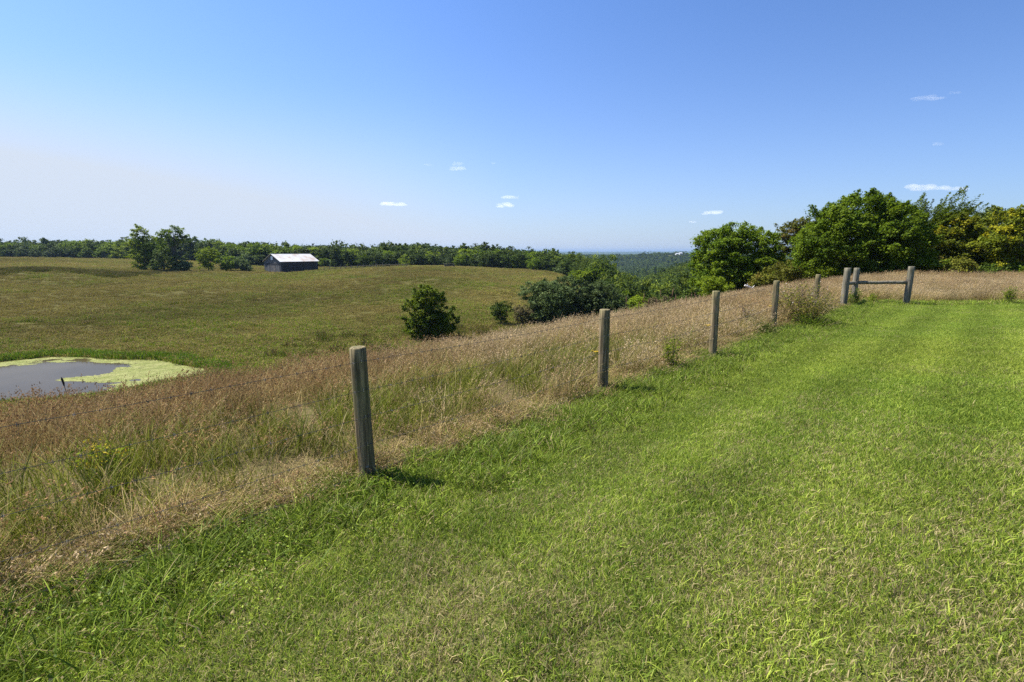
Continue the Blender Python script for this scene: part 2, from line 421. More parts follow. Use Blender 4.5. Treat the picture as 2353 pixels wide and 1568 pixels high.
def blades(n, rad, h0, h1_, wid, rng, bend=(.2, .8), lean=(0, 0), seeds=0, seedlen=.16, seedsize=.012, dryh=False, flat=0.0):
    """tuft of n bent blades; lean is a common push of the tips, in blade heights"""
    a = rng.random(n) * 2 * PI; rr = rad * np.sqrt(rng.random(n))
    root = np.stack([np.cos(a) * rr, np.sin(a) * rr, np.full(n, -.01)], -1)
    az = rng.random(n) * 2 * PI; h = h0 + (h1_ - h0) * rng.random(n) ** 1.3
    b = bend[0] + (bend[1] - bend[0]) * rng.random(n)
    dirv = np.stack([np.cos(az), np.sin(az)], -1) * b[:, None] + np.array(lean)
    hz = h * np.sqrt(np.clip(1 - np.minimum(.9, np.linalg.norm(dirv, axis=1) * .5) ** 2, .15, 1)) * (1 - flat)
    fa = rng.random(n) * PI; side = np.stack([np.cos(fa), np.sin(fa), np.zeros(n)], -1)
    w_ = wid * (.6 + .8 * rng.random(n))
    def at(t):
        p = root.copy(); p[:, :2] += dirv * (h * t ** 2)[:, None]; p[:, 2] += hz * (t * (1.25 - .25 * t)); return p
    ts = (0, .45, .8)
    rows = []
    for t, k in zip(ts, (1, .95, .6)):
        p = at(np.full(n, t)); o_ = side * (w_ * k * .5)[:, None]; rows += [p - o_, p + o_]
    rows.append(at(np.ones(n)))
    v = np.stack(rows, 1).reshape(-1, 3); base = np.arange(n)[:, None] * 7
    q = np.concatenate([base + np.array([[0, 1, 3, 2]]), base + np.array([[2, 3, 5, 4]])]); tr = base + np.array([[4, 5, 6]])
    c1 = rng.random(n); c2 = rng.random(n)
    tint = np.repeat(np.stack([c1, c2, np.zeros(n)], -1), 7, 0)
    if seeds:
        m = int(n * seeds); k = rng.permutation(n)[:m]; per = 9
        t = 1 - rng.random((m, per)) * seedlen / h[k][:, None]
        p = np.stack([root[k, None, 0] + dirv[k, None, 0] * h[k, None] * t ** 2, root[k, None, 1] + dirv[k, None, 1] * h[k, None] * t ** 2,
                      root[k, None, 2] + hz[k, None] * (t * (1.25 - .25 * t))], -1).reshape(-1, 3)
        N_ = len(p); p = p + rng.normal(0, seedsize * .9, (N_, 3))
        d = rng.normal(0, 1, (N_, 3)); d[:, 2] = np.abs(d[:, 2]) + .5; d /= np.linalg.norm(d, axis=1)[:, None]
        s_ = np.cross(d, rng.normal(0, 1, (N_, 3))); s_ /= np.linalg.norm(s_, axis=1)[:, None]
        L_ = seedsize * (1 + rng.random(N_))[:, None]
        sv = np.stack([p - d * L_, p + s_ * L_ * .4, p + d * L_, p - s_ * L_ * .4], 1).reshape(-1, 3)
        sq = len(v) + np.arange(N_ * 4).reshape(-1, 4)
        v = np.concatenate([v, sv]); q = np.concatenate([q, sq])
        st = np.repeat(np.stack([rng.random(N_), np.ones(N_), np.ones(N_)], -1), 4, 0); tint = np.concatenate([tint, st])
    me = mesh_np('tuft', v, q, tr); set_col(me, 'tint', tint)
    return me

def leafy(n, rad, h, leaf, rng, droop=.5):
    """low broad-leaved weeds"""
    a = rng.random(n) * 2 * PI; rr = rad * np.sqrt(rng.random(n))
    p = np.stack([np.cos(a) * rr, np.sin(a) * rr, h * rng.random(n) ** .8 * (1 - .5 * (rr / rad) ** 2)], -1)
    return leaf_mesh(p, np.tile([0, 0, 1.], (n, 1)), leaf, rng, .7)

def leaf_mesh(p, nrm, size, rng, jit=.8, along=None, aspect=.55, tint=None):
    n = len(p); nn = nrm + rng.normal(0, jit, (n, 3)); nn /= np.linalg.norm(nn, axis=1)[:, None] + 1e-9
    d = rng.normal(0, 1, (n, 3)) if along is None else along + rng.normal(0, .45, (n, 3))
    d = d - nn * np.sum(d * nn, 1)[:, None]; d /= np.linalg.norm(d, axis=1)[:, None] + 1e-9
    s = np.cross(nn, d); L = (size * (.6 + .8 * rng.random(n)))[:, None]
    v = np.stack([p - d * L * .5, p + s * L * aspect * .5 - d * L * .05 + nn * L * .08, p + d * L * .5, p - s * L * aspect * .5 - d * L * .05 + nn * L * .08], 1).reshape(-1, 3)
    me = mesh_np('leaves', v, np.arange(n * 4).reshape(-1, 4))
    if tint is None: tint = np.stack([rng.random(n), rng.random(n), rng.random(n)], -1)
    set_col(me, 'tint', np.repeat(tint, 4, 0))
    return me

def build_lib():
    r = np.random.default_rng(101)
    lib('lawn_tuft', [blades(130, .17, .022, .060, .0046, r, (.2, 1.3)) for _ in range(6)], M['lawn'])
    lib('coarse_tuft', [blades(24, .06, .04, .095, .0055, r, (.3, 1.3)) for _ in range(4)], M['lawn'])
    lib('weed_tuft', [leafy(110, .17, .09, .021, r) for _ in range(2)] + [blades(70, .16, .06, .17, .0065, r, (.4, 1.2)) for _ in range(4)], M['weed'])
    W = (.22, -.03)
    lib('tall_tuft', [blades(46, .24, .38, .78, .0042, r, (.05, .5), W, .8, .17, .0088) for _ in range(5)] +
                     [blades(60, .26, .25, .58, .0050, r, (.3, 1.0), W, .45, .12, .0085) for _ in range(3)], M['tall'])
    lib('under_tuft', [blades(60, .24, .2, .55, .0065, r, (.2, .9), (.1, 0)) for _ in range(5)], M['under'])
    lib('thatch_tuft', [blades(80, .22, .14, .40, .0042, r, (.6, 1.4), (-.12, .16), .3, .1, .007, flat=.45) for _ in range(4)], M['tall'])
    lib('pasture_tuft', [blades(100, .8, .12, .42, .030, r, (.2, .9), (.15, 0), .22, .14, .03) for _ in range(6)], M['pasture'])
    lib('reed_tuft', [blades(60, .5, .2, .55, .03, r, (.1, .5)) for _ in range(3)], M['reed'])
build_lib()

def sample(n, x0, x1, y0, y1, rng):
    return x0 + (x1 - x0) * rng.random(n), y0 + (y1 - y0) * rng.random(n)
def in_view(x, y, margin=2.5, lat=1.2):
    return (np.abs(x) < lat * np.maximum(y, 0) + margin + 1.0) & (y > 0.3)
def put(name, key, x, y, rng, s0, s1, nvar, dry, hue, bright, label, tilt=.12, sz=None, dz=0.0):
    n = len(x); z = H(x, y) + dz; s = s0 + (s1 - s0) * rng.random(n)
    sc = np.stack([s, s, s * (sz if sz is not None else 1)], -1)
    rot = np.stack([rng.normal(0, tilt, n), rng.normal(0, tilt, n), rng.random(n) * 2 * PI if key not in ('tall_tuft', 'thatch_tuft') else rng.normal(0, .5, n)], -1)
    scatter(name, key, np.stack([x, y, z], -1), rot, sc, rng.integers(0, nvar, n), np.stack([dry, hue, bright], -1), label)

def grow():
    g = np.random.default_rng(5)
    # mown lawn
    x, y = sample(150000, -6, 31, .7, 22.2, g)
    ok = in_view(x, y) & (g.random(len(x)) < lawn_mask(x, y) + .05) & (U(x, y) < .1); x, y = x[ok], y[ok]
    r = np.hypot(x, y); pat = fbm(x, y, 1.1, 4, 31); pat2 = fbm(x, y, 3.5, 3, 32); fine = fbm(x, y, .35, 2, 33)
    near = S((9 - r) / 8)
    dry = np.clip(.11 + .28 * near + (pat - .5) * .65 * (.35 + near) + (fine - .5) * .4 - .08, .02, .7)
    stripe = .5 + .5 * np.sin(V(x, y) * .0 + U(x, y) * 2 * PI / 1.25 + 1.2 * (pat2 - .5))
    hue = np.clip(.27 - .22 * S((x - 3) / 9) + (pat2 - .5) * 1.6 + .30 * stripe, 0, 1); br = .86 + .35 * (fbm(x, y, .9, 3, 34) - .5) + .20 * stripe - .03
    keep = g.random(len(x)) > np.clip((fbm(x, y, .5, 3, 36) - .62) * 3, 0, .4) * near
    put('lawn_grass', 'lawn_tuft', x[keep], y[keep], g, .70, 1.08, 6, dry[keep], hue[keep], br[keep], 'short mown green lawn grass with straw coloured patches', .1)
    x, y = sample(7000, -6, 31, .9, 21.6, g)
    ok = in_view(x, y) & (lawn_mask(x, y) > .4) & (g.random(len(x)) < np.clip((fbm(x, y, 1.6, 3, 38) - .42) * 4, .06, 1)); x, y = x[ok], y[ok]
    put('coarse_grass', 'coarse_tuft', x, y, g, .6, 1.15, 4, .06 + 0 * x, g.random(len(x)), .85 + .3 * g.random(len(x)), 'longer coarse grass tufts standing out of the mown lawn', .15)
    x, y = sample(900, -6, 20, 1.5, 16, g); ok = in_view(x, y) & (lawn_mask(x, y) > .6) & (fbm(x, y, 2.2, 3, 44) > .52); x, y = x[ok], y[ok]
    put('lawn_weeds', 'weed_tuft', x, y, g, .35, .75, 6, .04 + 0 * x, g.random(len(x)), .62 + .3 * g.random(len(x)), 'small dark broad leaved weeds in the mown lawn', .1, .55)
    # weeds along the mower's edge and under the fence
    t = g.random(5200); v = -6 + 34 * t; uu = -.34 + .36 * g.normal(0, 1, len(v)) + .35 * (fbm(v, v * 0, 2.0, 3, 40) - .5)
    x = FD[0] * v + FN[0] * (uu + 4.03); y = FD[1] * v + FN[1] * (uu + 4.03)
    ok = in_view(x, y) & (y < 20.5) & (uu < .5); x, y, uu = x[ok], y[ok], uu[ok]
    put('edge_weeds', 'weed_tuft', x, y, g, .5, 1.25, 6, .05 + .1 * g.random(len(x)), g.random(len(x)), .58 + .45 * g.random(len(x)), 'low leafy green weeds along the foot of the fence', .1)
    x = 12.5 + 19 * g.random(1300); y = 21.0 + .3 * g.normal(0, 1, 1300)
    put('corner_weeds', 'weed_tuft', x, y, g, .6, 1.5, 6, .05 + .2 * g.random(len(x)), g.random(len(x)), .8 + .4 * g.random(len(x)), 'low green weeds along the foot of the far fence', .1)
    # flattened straw along the fence
    v = -6 + 33 * g.random(1100); uu = .30 + .20 * g.normal(0, 1, len(v)) + .3 * (fbm(v, v * 0, 1.3, 3, 47) - .5)
    x = FD[0] * v + FN[0] * (uu + 4.03); y = FD[1] * v + FN[1] * (uu + 4.03)
    ok = in_view(x, y); x, y = x[ok], y[ok]
    put('flattened_straw', 'thatch_tuft', x, y, g, .6, 1.1, 4, .12 + .2 * g.random(len(x)), g.random(len(x)), .7 + .7 * g.random(len(x)), 'pale flattened dry grass lying along the fence', .15)
    # tall dry grass beyond the fences
    def area(n):
        x, y = sample(n, -30, 62, .8, 52, g); u = U(x, y); r = np.hypot(x, y)
        ok = in_view(x, y, 2, 1.2) & (((u > .30) & (u < 17)) | ((u <= .30) & (y > 21.5))) & (y < 38 + .12 * np.maximum(0, -u))
        ok &= (g.random(n) < np.where((u > 9) & (y < 40), .35, 1)) & (pond_e(x, y) > 1.3); return x[ok], y[ok]
    x, y = area(60000); u = U(x, y)
    pat = fbm(x, y, 1.6, 4, 50); pat2 = fbm(x, y, 5, 3, 51)
    nearf = S((u - .25) / .5) * S((3.6 - u) / 1.8) * S((16 - V(x, y)) / 11) * (y < 21)
    greenness = np.clip(.16 + .5 * nearf + (pat - .5) * 1.1, 0, .9)
    keep = g.random(len(x)) > np.clip(.85 * nearf + (pat - .55) * .6, 0, .85)
    hs = np.clip(1.0 - .35 * nearf + (pat2 - .5) * .5, .5, 1.2)
    tone = (.75 + .5 * g.random(len(x))) * np.clip(1.0 + (fbm(x, y, 1.0, 3, 52) - .5) * .7 - .10 * S((-x - 1) / 6), .6, 1.4)
    put('tall_grass', 'tall_tuft', x[keep], y[keep], g, .75, 1.15, 8, greenness[keep] * .5, np.clip(.38 + (pat2 - .5) * 1.6 + .62 * S((-x + .5) / 4) + .25 * g.normal(0, 1, len(x)), 0, 1)[keep], tone[keep], 'tall tan seeding grass leaning in the wind beyond the fence', .08, hs[keep])
    k2 = g.random(len(x)) < np.clip(.14 + .85 * nearf + (pat - .5) * 1.2, .04, .98)
    put('green_undergrowth', 'under_tuft', x[k2], y[k2], g, .7, 1.2, 5, np.clip(.30 - .2 * nearf + g.normal(0, .1, len(x)), .02, .8)[k2], g.random(k2.sum()), (.8 + .4 * g.random(k2.sum())), 'green grass growing up through the dry stems beyond the fence', .1)
    # the pasture over the valley
    th = np.radians(-50 + 64 * g.random(80000)); r = np.sqrt(34 ** 2 + (440 ** 2 - 34 ** 2) * g.random(80000) ** 1.6)
    x = np.sin(th) * r; y = np.cos(th) * r; u = U(x, y)
    ok = (u > 13) & (r < forest_edge(np.degrees(th)) + 1) & (pond_e(x, y) > 1.06) & ~barn_zone(x, y); x, y, r = x[ok], y[ok], r[ok]
    pat = fbm(x, y, 22, 4, 60); pat2 = fbm(x, y, 5, 3, 61); low = S((122 - r) / 60)
    gr = np.clip(.30 + .62 * low * (.55 + .45 * S((x + 40) / 18)) + (pat - .5) * 2.6 + (pat2 - .5) * 1.8, .02, .97)
    br = (.98 + (pat2 - .5) * 1.0 + (fbm(x, y, 45, 3, 62) - .5) * .9) * (.84 + .32 * g.random(len(x)))
    put('pasture_grass', 'pasture_tuft', x, y, g, .7, 1.5, 6, gr, np.clip(.5 + (fbm(x, y, 40, 3, 63) - .5) * 2, 0, 1), br, 'brownish olive rough grass of the pasture across the valley', .1, np.clip(.6 + (pat2 - .4) * 1.4, .3, 1.4) * (.6 + .8 * g.random(len(x))))
    th = np.radians(-47 + 12 * g.random(700)); r = 176 + 16 * g.random(700) + 6 * np.sin(th * 40); x = np.sin(th) * r; y = np.cos(th) * r
    x2 = -26 + 34 * g.random(130); y2 = 47 + 26 * g.random(130); ok = fbm(x2, y2, 7, 2, 66) > .52; x = np.r_[x, x2[ok]]; y = np.r_[y, y2[ok]]; n = len(x)
    put('pasture_weeds', 'pasture_tuft', x, y, g, .7, 1.5, 6, .55 + .4 * g.random(n), g.random(n), .42 + .3 * g.random(n), 'darker coarse weeds in patches of the pasture', .1, 1.3 + .8 * g.random(n))
    # bright fringe of the pond
    a = g.random(1500) * 2 * PI; e = 1.10 + .035 * g.normal(0, 1, 1500)
    wob = 1 + .10 * np.sin(3 * a + 1.0) + .05 * np.sin(7 * a)
    x = -42 + 12.8 * np.cos(a) * e * wob; y = 42 + 9.5 * np.sin(a) * e * wob
    ok = (e > 1.02); x, y = x[ok], y[ok]
    put('pond_grass', 'reed_tuft', x, y, g, .6, 1.3, 3, .1 + .3 * g.random(len(x)), g.random(len(x)), .8 + .5 * g.random(len(x)), 'bright green grass ringing the pond', .1)

BARN = Vector((-82.6, 180.0)); BPHI = math.radians(58)
def barn_local(x, y):
    dx = x - BARN.x; dy = y - BARN.y; c, s = math.cos(BPHI), math.sin(BPHI)
    return dx * c + dy * s, -dx * s + dy * c
def barn_zone(x, y):
    a, b = barn_local(x, y); return (a > -1) & (a < 16.5) & (b > -1) & (b < 11)
grow()

# ---------------------------------------------------------------- fences
M['post'] = wood_mat('weathered_post_wood', (.30, .225, .125), (.085, .064, .036), (.035, .030, .020), (.10, .115, .035), .5)
M['post_grey'] = wood_mat('grey_weathered_wood', (.24, .21, .155), (.10, .087, .062), (.05, .044, .034), (.12, .13, .06), .3)
M['wire'] = plain('galvanised_wire', (.09, .085, .078), .7, .1, .1, .25, 30)
M['staple'] = plain('bright_staple', (.55, .54, .52), .4, .5, .8)
M['yellow'] = plain('yellow_plastic', (.62, .40, .03), .5, .3)
EYEZ = EYE
def post_mesh(h, rad, seed, below=.25):
    r_ = np.random.default_rng(seed); n = 28; zs = np.array([-below, 0, .08, .25, .45, .65, .85, 1.0])*1.0
    zs = np.concatenate([[-below], np.linspace(0, h - .012, 12), [h]])
    rs = np.array([rad * (1.04 - .05 * max(z, 0) / h) for z in zs]); rs[-1] -= .010
    ph = r_.random(4) * 6.28
    v = []
    for z, rr in zip(zs, rs):
        for k in range(n):
            a = 2 * PI * k / n
            q = rr * (1 + .025 * math.sin(2 * a + ph[0]) + .018 * math.sin(5 * a + ph[1] + z) + .012 * math.sin(3 * z * 2 + ph[2] + a))
            v.append((q * math.cos(a), q * math.sin(a), z))
    f = []
    m = len(zs)
    for i in range(m - 1):
        for k in range(n): f.append((i * n + k, i * n + (k + 1) % n, (i + 1) * n + (k + 1) % n, (i + 1) * n + k))
    c = len(v); v.append((0, 0, h + .004))
    me = bpy.data.meshes.new('fence_post')
    ft = [((m - 1) * n + k, (m - 1) * n + (k + 1) % n, c) for k in range(n)]
    me.from_pydata(v, [], f + ft); me.update()
    for p in me.polygons: p.use_smooth = len(p.vertices) == 4
    return me

WH = [1.18, .91, .655, .385, .11]                      # wire heights on a post, top one first
def ftan(p, fd, rad):  # the wires run on the lawn side of the posts
    return Vector((-FN[0], -FN[1], 0)) * rad if fd == 1 else Vector((0, -1, 0)) * rad
LINE = []   # (ground point, height, radius, label)
PD = [(829, 1105, 4.44, 1.30, .073, (0.020, -.022), 'nearest round wooden fence post, cracked, with a chipped knot near its foot'),
      (1384, 903, 7.5, 1.30, .078, (.0, -.004), 'second round fence post from the front, with a broad dark stripe down one side'),
      (1637, 817, 10.0, 1.30, .074, (.0, .012), 'third round fence post from the front, olive tinted and leaning slightly'),
      (1776, 755, 13.8, 1.29, .076, (.0, .035), 'fourth round fence post from the front, just before the dry flowering bush'),
      (1872, 712, 17.2, 1.25, .080, (.0, .0), 'grey fence post rising behind the dry flowering bush')]
for k, (px, py, D, h, rad, tilt, lab) in enumerate(PD):
    a, e = ray(px if k else 846, py); x, y = a * D, D
    z = h1(x, y)
    top = ray(px, [797, 711, 669, 645, 631][k])[1] * D + EYE
    hh = top - z
    p = obj('fence_post', post_mesh(hh, rad, 20 + k), M['post'], None, (x, y, z)); p.rotation_euler = (tilt[0] * .3, tilt[1] + 0, k * 1.3)
    tag(p, lab, 'fence post', 'round wooden posts of the wire fence')
    LINE.append((Vector((x, y, z)), hh, rad))
    for j, wh in enumerate(WH):
        c = ftan(0, 1, rad); az = math.atan2(c.y, c.x) - k * 1.3; m = MB()
        m.tube([(math.cos(az - .22) * rad * .96, math.sin(az - .22) * rad * .96, wh * hh / 1.3 + .012), (math.cos(az - .2) * (rad + .007), math.sin(az - .2) * (rad + .007), wh * hh / 1.3 + .010),
                (math.cos(az - .2) * (rad + .007), math.sin(az - .2) * (rad + .007), wh * hh / 1.3 - .014), (math.cos(az - .22) * rad * .96, math.sin(az - .22) * rad * .96, wh * hh / 1.3 - .016)], .0026, 5)
        m.build('staple', M['staple'], p)
    if k in (1, 2, 3):
        m = MB(); az = PI - k * 1.3 - .1; d = Vector((math.cos(az), math.sin(az), 0)); zz = .49 * hh
        m.tube([d * rad * .9 + Vector((0, 0, zz)), d * (rad + .05) + Vector((0, 0, zz))], [.009, .008], 8)
        m.tube([d * (rad + .045) + Vector((0, 0, zz - .012)), d * (rad + .075) + Vector((0, 0, zz + .004))], [.013, .006], 8)
        m.tube([d * (rad + .072) + Vector((0, 0, zz)), d * (rad + .105) + Vector((0, 0, zz + .018))], [.007, .005], 6)
        m.build('insulator', M['yellow'], p)
    if k == 0:
        m = MB(); az = math.radians(-72); m.tube([Vector((math.cos(az), math.sin(az), 0)) * rad * .9 + Vector((0, 0, .16)), Vector((math.cos(az), math.sin(az), 0)) * rad * 1.06 + Vector((0, 0, .168))], [.022, .014], 7, wob=.5, rnd=random.Random(3))
        m.build('knot', M['post_grey'], p)

# corner brace: three heavy posts, two rails, twisted brace wire
def brace():
    pts = []
    for (px, py, D, top, rad) in ((1937, 706, 19.5, 616, .115), (1960, 697, 21.0, 616, .112), (2082, 701, 20.7, 612.6, .118)):
        a, _ = ray(px, py); z = h1(a * D, D); t = ray(px + 8, top)[1] * D + EYE; pts.append((Vector((a * D, D, z)), t - z, rad))
    root = empty('fence_brace', pts[1][0])
    tag(root, 'grey corner brace of three thick wooden posts joined by horizontal rails at the far corner', 'fence brace')
    o = pts[1][0]
    for k, (p, h, rad) in enumerate(pts):
        q = obj('post', post_mesh(h, rad, 60 + k, .3), M['post_grey'], root, p - o); q.rotation_euler = (0, (.012, .035, -.01)[k], k)
    for k, (i, j) in enumerate(((0, 1), (1, 2))):
        A = pts[i][0] - o + Vector((0, 0, pts[i][1] * (.60, .58)[k])); B = pts[j][0] - o + Vector((0, 0, pts[j][1] * (.57, .585)[k])); d = (B - A).normalized()
        rr = random.Random(k); m = MB()
        n = 9; m.tube([A + d * pts[i][2] * .8 + (B - A - d * (pts[i][2] + pts[j][2]) * .8) * (t / n) + Vector((0, 0, .005 * math.sin(t * 1.3))) for t in range(n + 1)],
                      [.076 - .008 * math.sin(t / n * 3) for t in range(n + 1)], 12, True, .12, rr)
        m.build('rail', M['post_grey'], root, smooth=True)
        m = MB(); a2 = pts[i][0] - o + Vector((0, 0, pts[i][1] * .30)); b2 = pts[j][0] - o + Vector((0, 0, pts[j][1] * .66))
        for s_ in (0, 1):
            m.tube([a2.lerp(b2, t / 24) + Vector((.008 * math.cos(t * 1.6 + s_ * PI), -.125 + .0 * t, .008 * math.sin(t * 1.6 + s_ * PI))) for t in range(25)], .0035, 4)
        m.build('brace_wire', M['wire'], root)
    for p, h, rad in pts[2:]:
        for q in (.60, .63, .66, .36):
            m = MB(); m.tube([p - o + Vector((math.cos(t) * rad * 1.05, math.sin(t) * rad * 1.05, h * q + .012 * math.sin(t * 2))) for t in np.linspace(0, 2 * PI, 17)], .005, 4, False)
            m.build('wire_wrap', M['wire'], root)
    return pts
BR = brace()

def strand(pts, name, lab, group, seed):
    m = MB(); rr = random.Random(seed); path = []
    for A, B in zip(pts[:-1], pts[1:]):
        L_ = (B - A).length; n = max(3, int(L_ / .35))
        for t in range(n): q = t / n; path.append(A.lerp(B, q) + Vector((0, 0, -.022 * math.sin(PI * q) * L_ / 4 + rr.uniform(-.002, .002))))
    path.append(pts[-1]); m.tube(path, .0019, 5)
    acc = 0; nxt = .1
    for A, B in zip(path[:-1], path[1:]):
        L_ = (B - A).length
        while nxt < acc + L_:
            c = A.lerp(B, (nxt - acc) / L_); d = (B - A).normalized()
            if c.length < 14:
                for s_ in (-1, 1):
                    e = Vector((rr.uniform(-1, 1), rr.uniform(-1, 1), rr.uniform(-1, 1))); e = (e - d * e.dot(d)).normalized() * .016
                    m.tube([c - e + d * .004 * s_, c + d * .003 * s_, c + e + d * .004 * s_], [.0008, .0026, .0008], 4)
            nxt += .125
        acc += L_
    o = m.build(name, M['wire']); tag(o, lab, 'barbed wire', group)
ORD = ['topmost', 'second from the top', 'middle', 'second from the ground', 'lowest']
P0 = Vector((LINE[0][0].x - 3.0, LINE[0][0].y - 3.15, 0)); P0.z = h1(P0.x, P0.y)
for j, wh in enumerate(WH):
    pts = []
    for p, h, rad in [(P0, 1.3, .08)] + LINE: pts.append(p + ftan(p, 1, rad + .004) + Vector((0, 0, wh * h / 1.3)))
    for p, h, rad in BR[:2]: pts.append(p + ftan(p, 1, rad + .004) + Vector((0, 0, wh)))
    strand(pts, 'barbed_wire', f'{ORD[j]} of the five barbed wires strung along the near fence posts', 'barbed wires of the near fence', j)
    pr = BR[2]; far = Vector((37, 20.2, 0)); far.z = h1(37, 20.2)
    pts = [BR[1][0] + Vector((.05, -.12, wh)), pr[0] + Vector((0, -pr[2] - .004, wh)), far + Vector((0, 0, wh))]
    if j < 3: strand(pts, 'barbed_wire', f'{["topmost", "middle", "lowest"][j]} of the far fence wires running right from the corner brace', 'wires of the far fence', 10 + j)

# ---------------------------------------------------------------- trees and bushes
M['bark'] = wood_mat('bark', (.13, .105, .075), (.075, .06, .045), (.03, .026, .02), (.08, .09, .05), .3)
M['bark_pale'] = wood_mat('pale_bark', (.30, .27, .21), (.16, .14, .11), (.06, .05, .04), (.1, .1, .06), .2)
M['leaf_dark'] = leaf_mat('dark_green_leaves', (.034, .068, .007), (.105, .145, .015), None, .25)
M['leaf_lone'] = leaf_mat('deep_green_leaves', (.055, .105, .006), (.20, .25, .014), None, .38)
M['leaf_blue'] = leaf_mat('grey_green_leaves', (.055, .100, .022), (.175, .225, .068), None, .25)
M['leaf_mid'] = leaf_mat('mid_green_leaves', (.066, .130, .007), (.235, .315, .018), None, .44)
M['leaf_lime'] = leaf_mat('light_green_leaves', (.14, .22, .010), (.31, .38, .022), None, .46)
M['leaf_yellow'] = leaf_mat('yellowing_leaves', (.10, .14, .010), (.23, .25, .018), (.36, .34, .018), .46, cut=.87)
M['leaf_olive'] = leaf_mat('olive_leaves', (.11, .125, .014), (.24, .24, .028), (.25, .19, .04), .3)
M['leaf_brown'] = leaf_mat('brownish_leaves', (.15, .125, .05), (.27, .22, .10), (.14, .15, .04), .25)

def crown_points(lobes, nc, per, rng, up=.5, wind=(0, 0, 0), spray=.5, csize=.35, zs=.6, shell=.5):
    lb = np.array(lobes, float); wgt = (lb[:, 3] * lb[:, 4] * lb[:, 5]) ** (2 / 3); wgt /= wgt.sum()
    li = rng.choice(len(lb), nc, p=wgt); L_ = lb[li]
    d = rng.normal(0, 1, (nc, 3)); d /= np.linalg.norm(d, axis=1)[:, None]
    rad = 1 - shell * rng.random(nc) ** .8
    c = L_[:, :3] + d * L_[:, 3:] * rad[:, None]
    out = d / L_[:, 3:]; out /= np.linalg.norm(out, axis=1)[:, None]
    sd_ = out * .8 + np.array([0, 0, up]) + np.array(wind) + rng.normal(0, .3, (nc, 3)); sd_ /= np.linalg.norm(sd_, axis=1)[:, None]
    sl = spray * (.4 + 1.0 * rng.random(nc)); cs = csize * (.55 + .9 * rng.random(nc))
    t = rng.random((nc, per)); g = rng.normal(0, 1, (nc, per, 3)) * np.array([1, 1, zs])
    p = c[:, None] + sd_[:, None] * (t * sl[:, None])[..., None] + g * (cs[:, None] * (1 - .75 * t))[..., None]
    nrm = np.repeat(out * .35 + np.array([0, 0, .8]), per, 0); al = np.repeat(sd_, per, 0)
    r1 = rng.random((nc, 1)); r2 = rng.random((nc, 1))
    tint = np.stack([np.clip(r1 * .6 + rng.random((nc, per)) * .4, 0, 1), np.clip(r2 + 0 * t, 0, 1), rng.random((nc, per))], -1).reshape(-1, 3)
    return c, p.reshape(-1, 3), nrm, al, tint

def crown_mesh(lobes, nc, per, leaf, seed, **kw):
    rng = np.random.default_rng(seed); aspect = kw.pop('aspect', .6); jit = kw.pop('jit', .7)
    c, p, nrm, al, tint = crown_points(lobes, nc, per, rng, **kw)
    me = leaf_mesh(p, nrm, leaf, rng, jit, al, aspect, tint); me.name = 'crown'
    return me, c

def trunk_mb(base_r, h, targets, seed, lean=(0, 0), fork=.35, minr=.02):
    rr = random.Random(seed); m = MB(); n = 7
    path = [Vector((lean[0] * h * (t / n) ** 1.4 + rr.uniform(-1, 1) * .02 * h * (t > 0), lean[1] * h * (t / n) ** 1.4 + rr.uniform(-1, 1) * .02 * h * (t > 0), h * t / n - (.35 if t == 0 else 0))) for t in range(n + 1)]
    m.tube(path, [base_r * (1.25 if t == 0 else 1 - .72 * t / n) for t in range(n + 1)], 9, True, .1, rr)
    for T in targets:
        T = Vector(T); s = path[min(n, max(1, int(n * (fork + rr.random() * (.95 - fork)))))]
        if T.z < s.z: s = path[max(1, int(n * fork * .6))]
        mid = s.lerp(T, .5) + Vector((rr.uniform(-1, 1), rr.uniform(-1, 1), rr.uniform(-.2, 1))) * (T - s).length * .12
        m.tube([s, s.lerp(mid, .5) + Vector((0, 0, .02)), mid, mid.lerp(T, .6), T], [base_r * .38, base_r * .3, base_r * .22, base_r * .13, minr * .5], 6, True)
    return m

def tree(name, label, cat, loc, lobes, mat, seed, nc=160, per=60, leaf=.16, group=None, tr=.16, th=None, bark='bark', limbs=14, fork=.35, lean=(0, 0), stem_name='trunk', sink=.05, **kw):
    root = empty(name, (loc[0], loc[1], loc[2] - sink)); tag(root, label, cat, group)
    me, c = crown_mesh(lobes, nc, per, leaf, seed, **kw); obj('crown' if stem_name == 'trunk' else 'foliage', me, M[mat], root)
    rr = np.random.default_rng(seed + 1); k = rr.choice(len(c), min(limbs, len(c)), replace=False)
    zt = th or float(np.percentile(c[:, 2], 80))
    trunk_mb(tr, zt, c[k], seed, lean, fork).build(stem_name, M[bark], root)
    return root

def place(px, D, ytop):
    """base on the ground in picture column px at distance D, height up to picture row ytop"""
    a, e = ray(px, ytop); x = a * D; z = h1(x, D); return Vector((x, D, z)), e * D + EYE - z
def dome(h, w, seed, n=7, low=.25, d=None):
    rr = random.Random(seed); d = d or w; L_ = [(0, 0, h * (low + .5 * (1 - low)), w * .36, d * .36, h * (1 - low) * .46)]
    for k in range(n):
        a = 2 * PI * k / n + rr.uniform(-.4, .4); q = rr.uniform(.20, .32); zc = h * rr.uniform(low + .12, .74); s = rr.uniform(.18, .27)
        L_.append((math.cos(a) * q * w, math.sin(a) * q * d, zc, s * w, s * d, min(s * h * 1.0, h - zc)))
    return L_

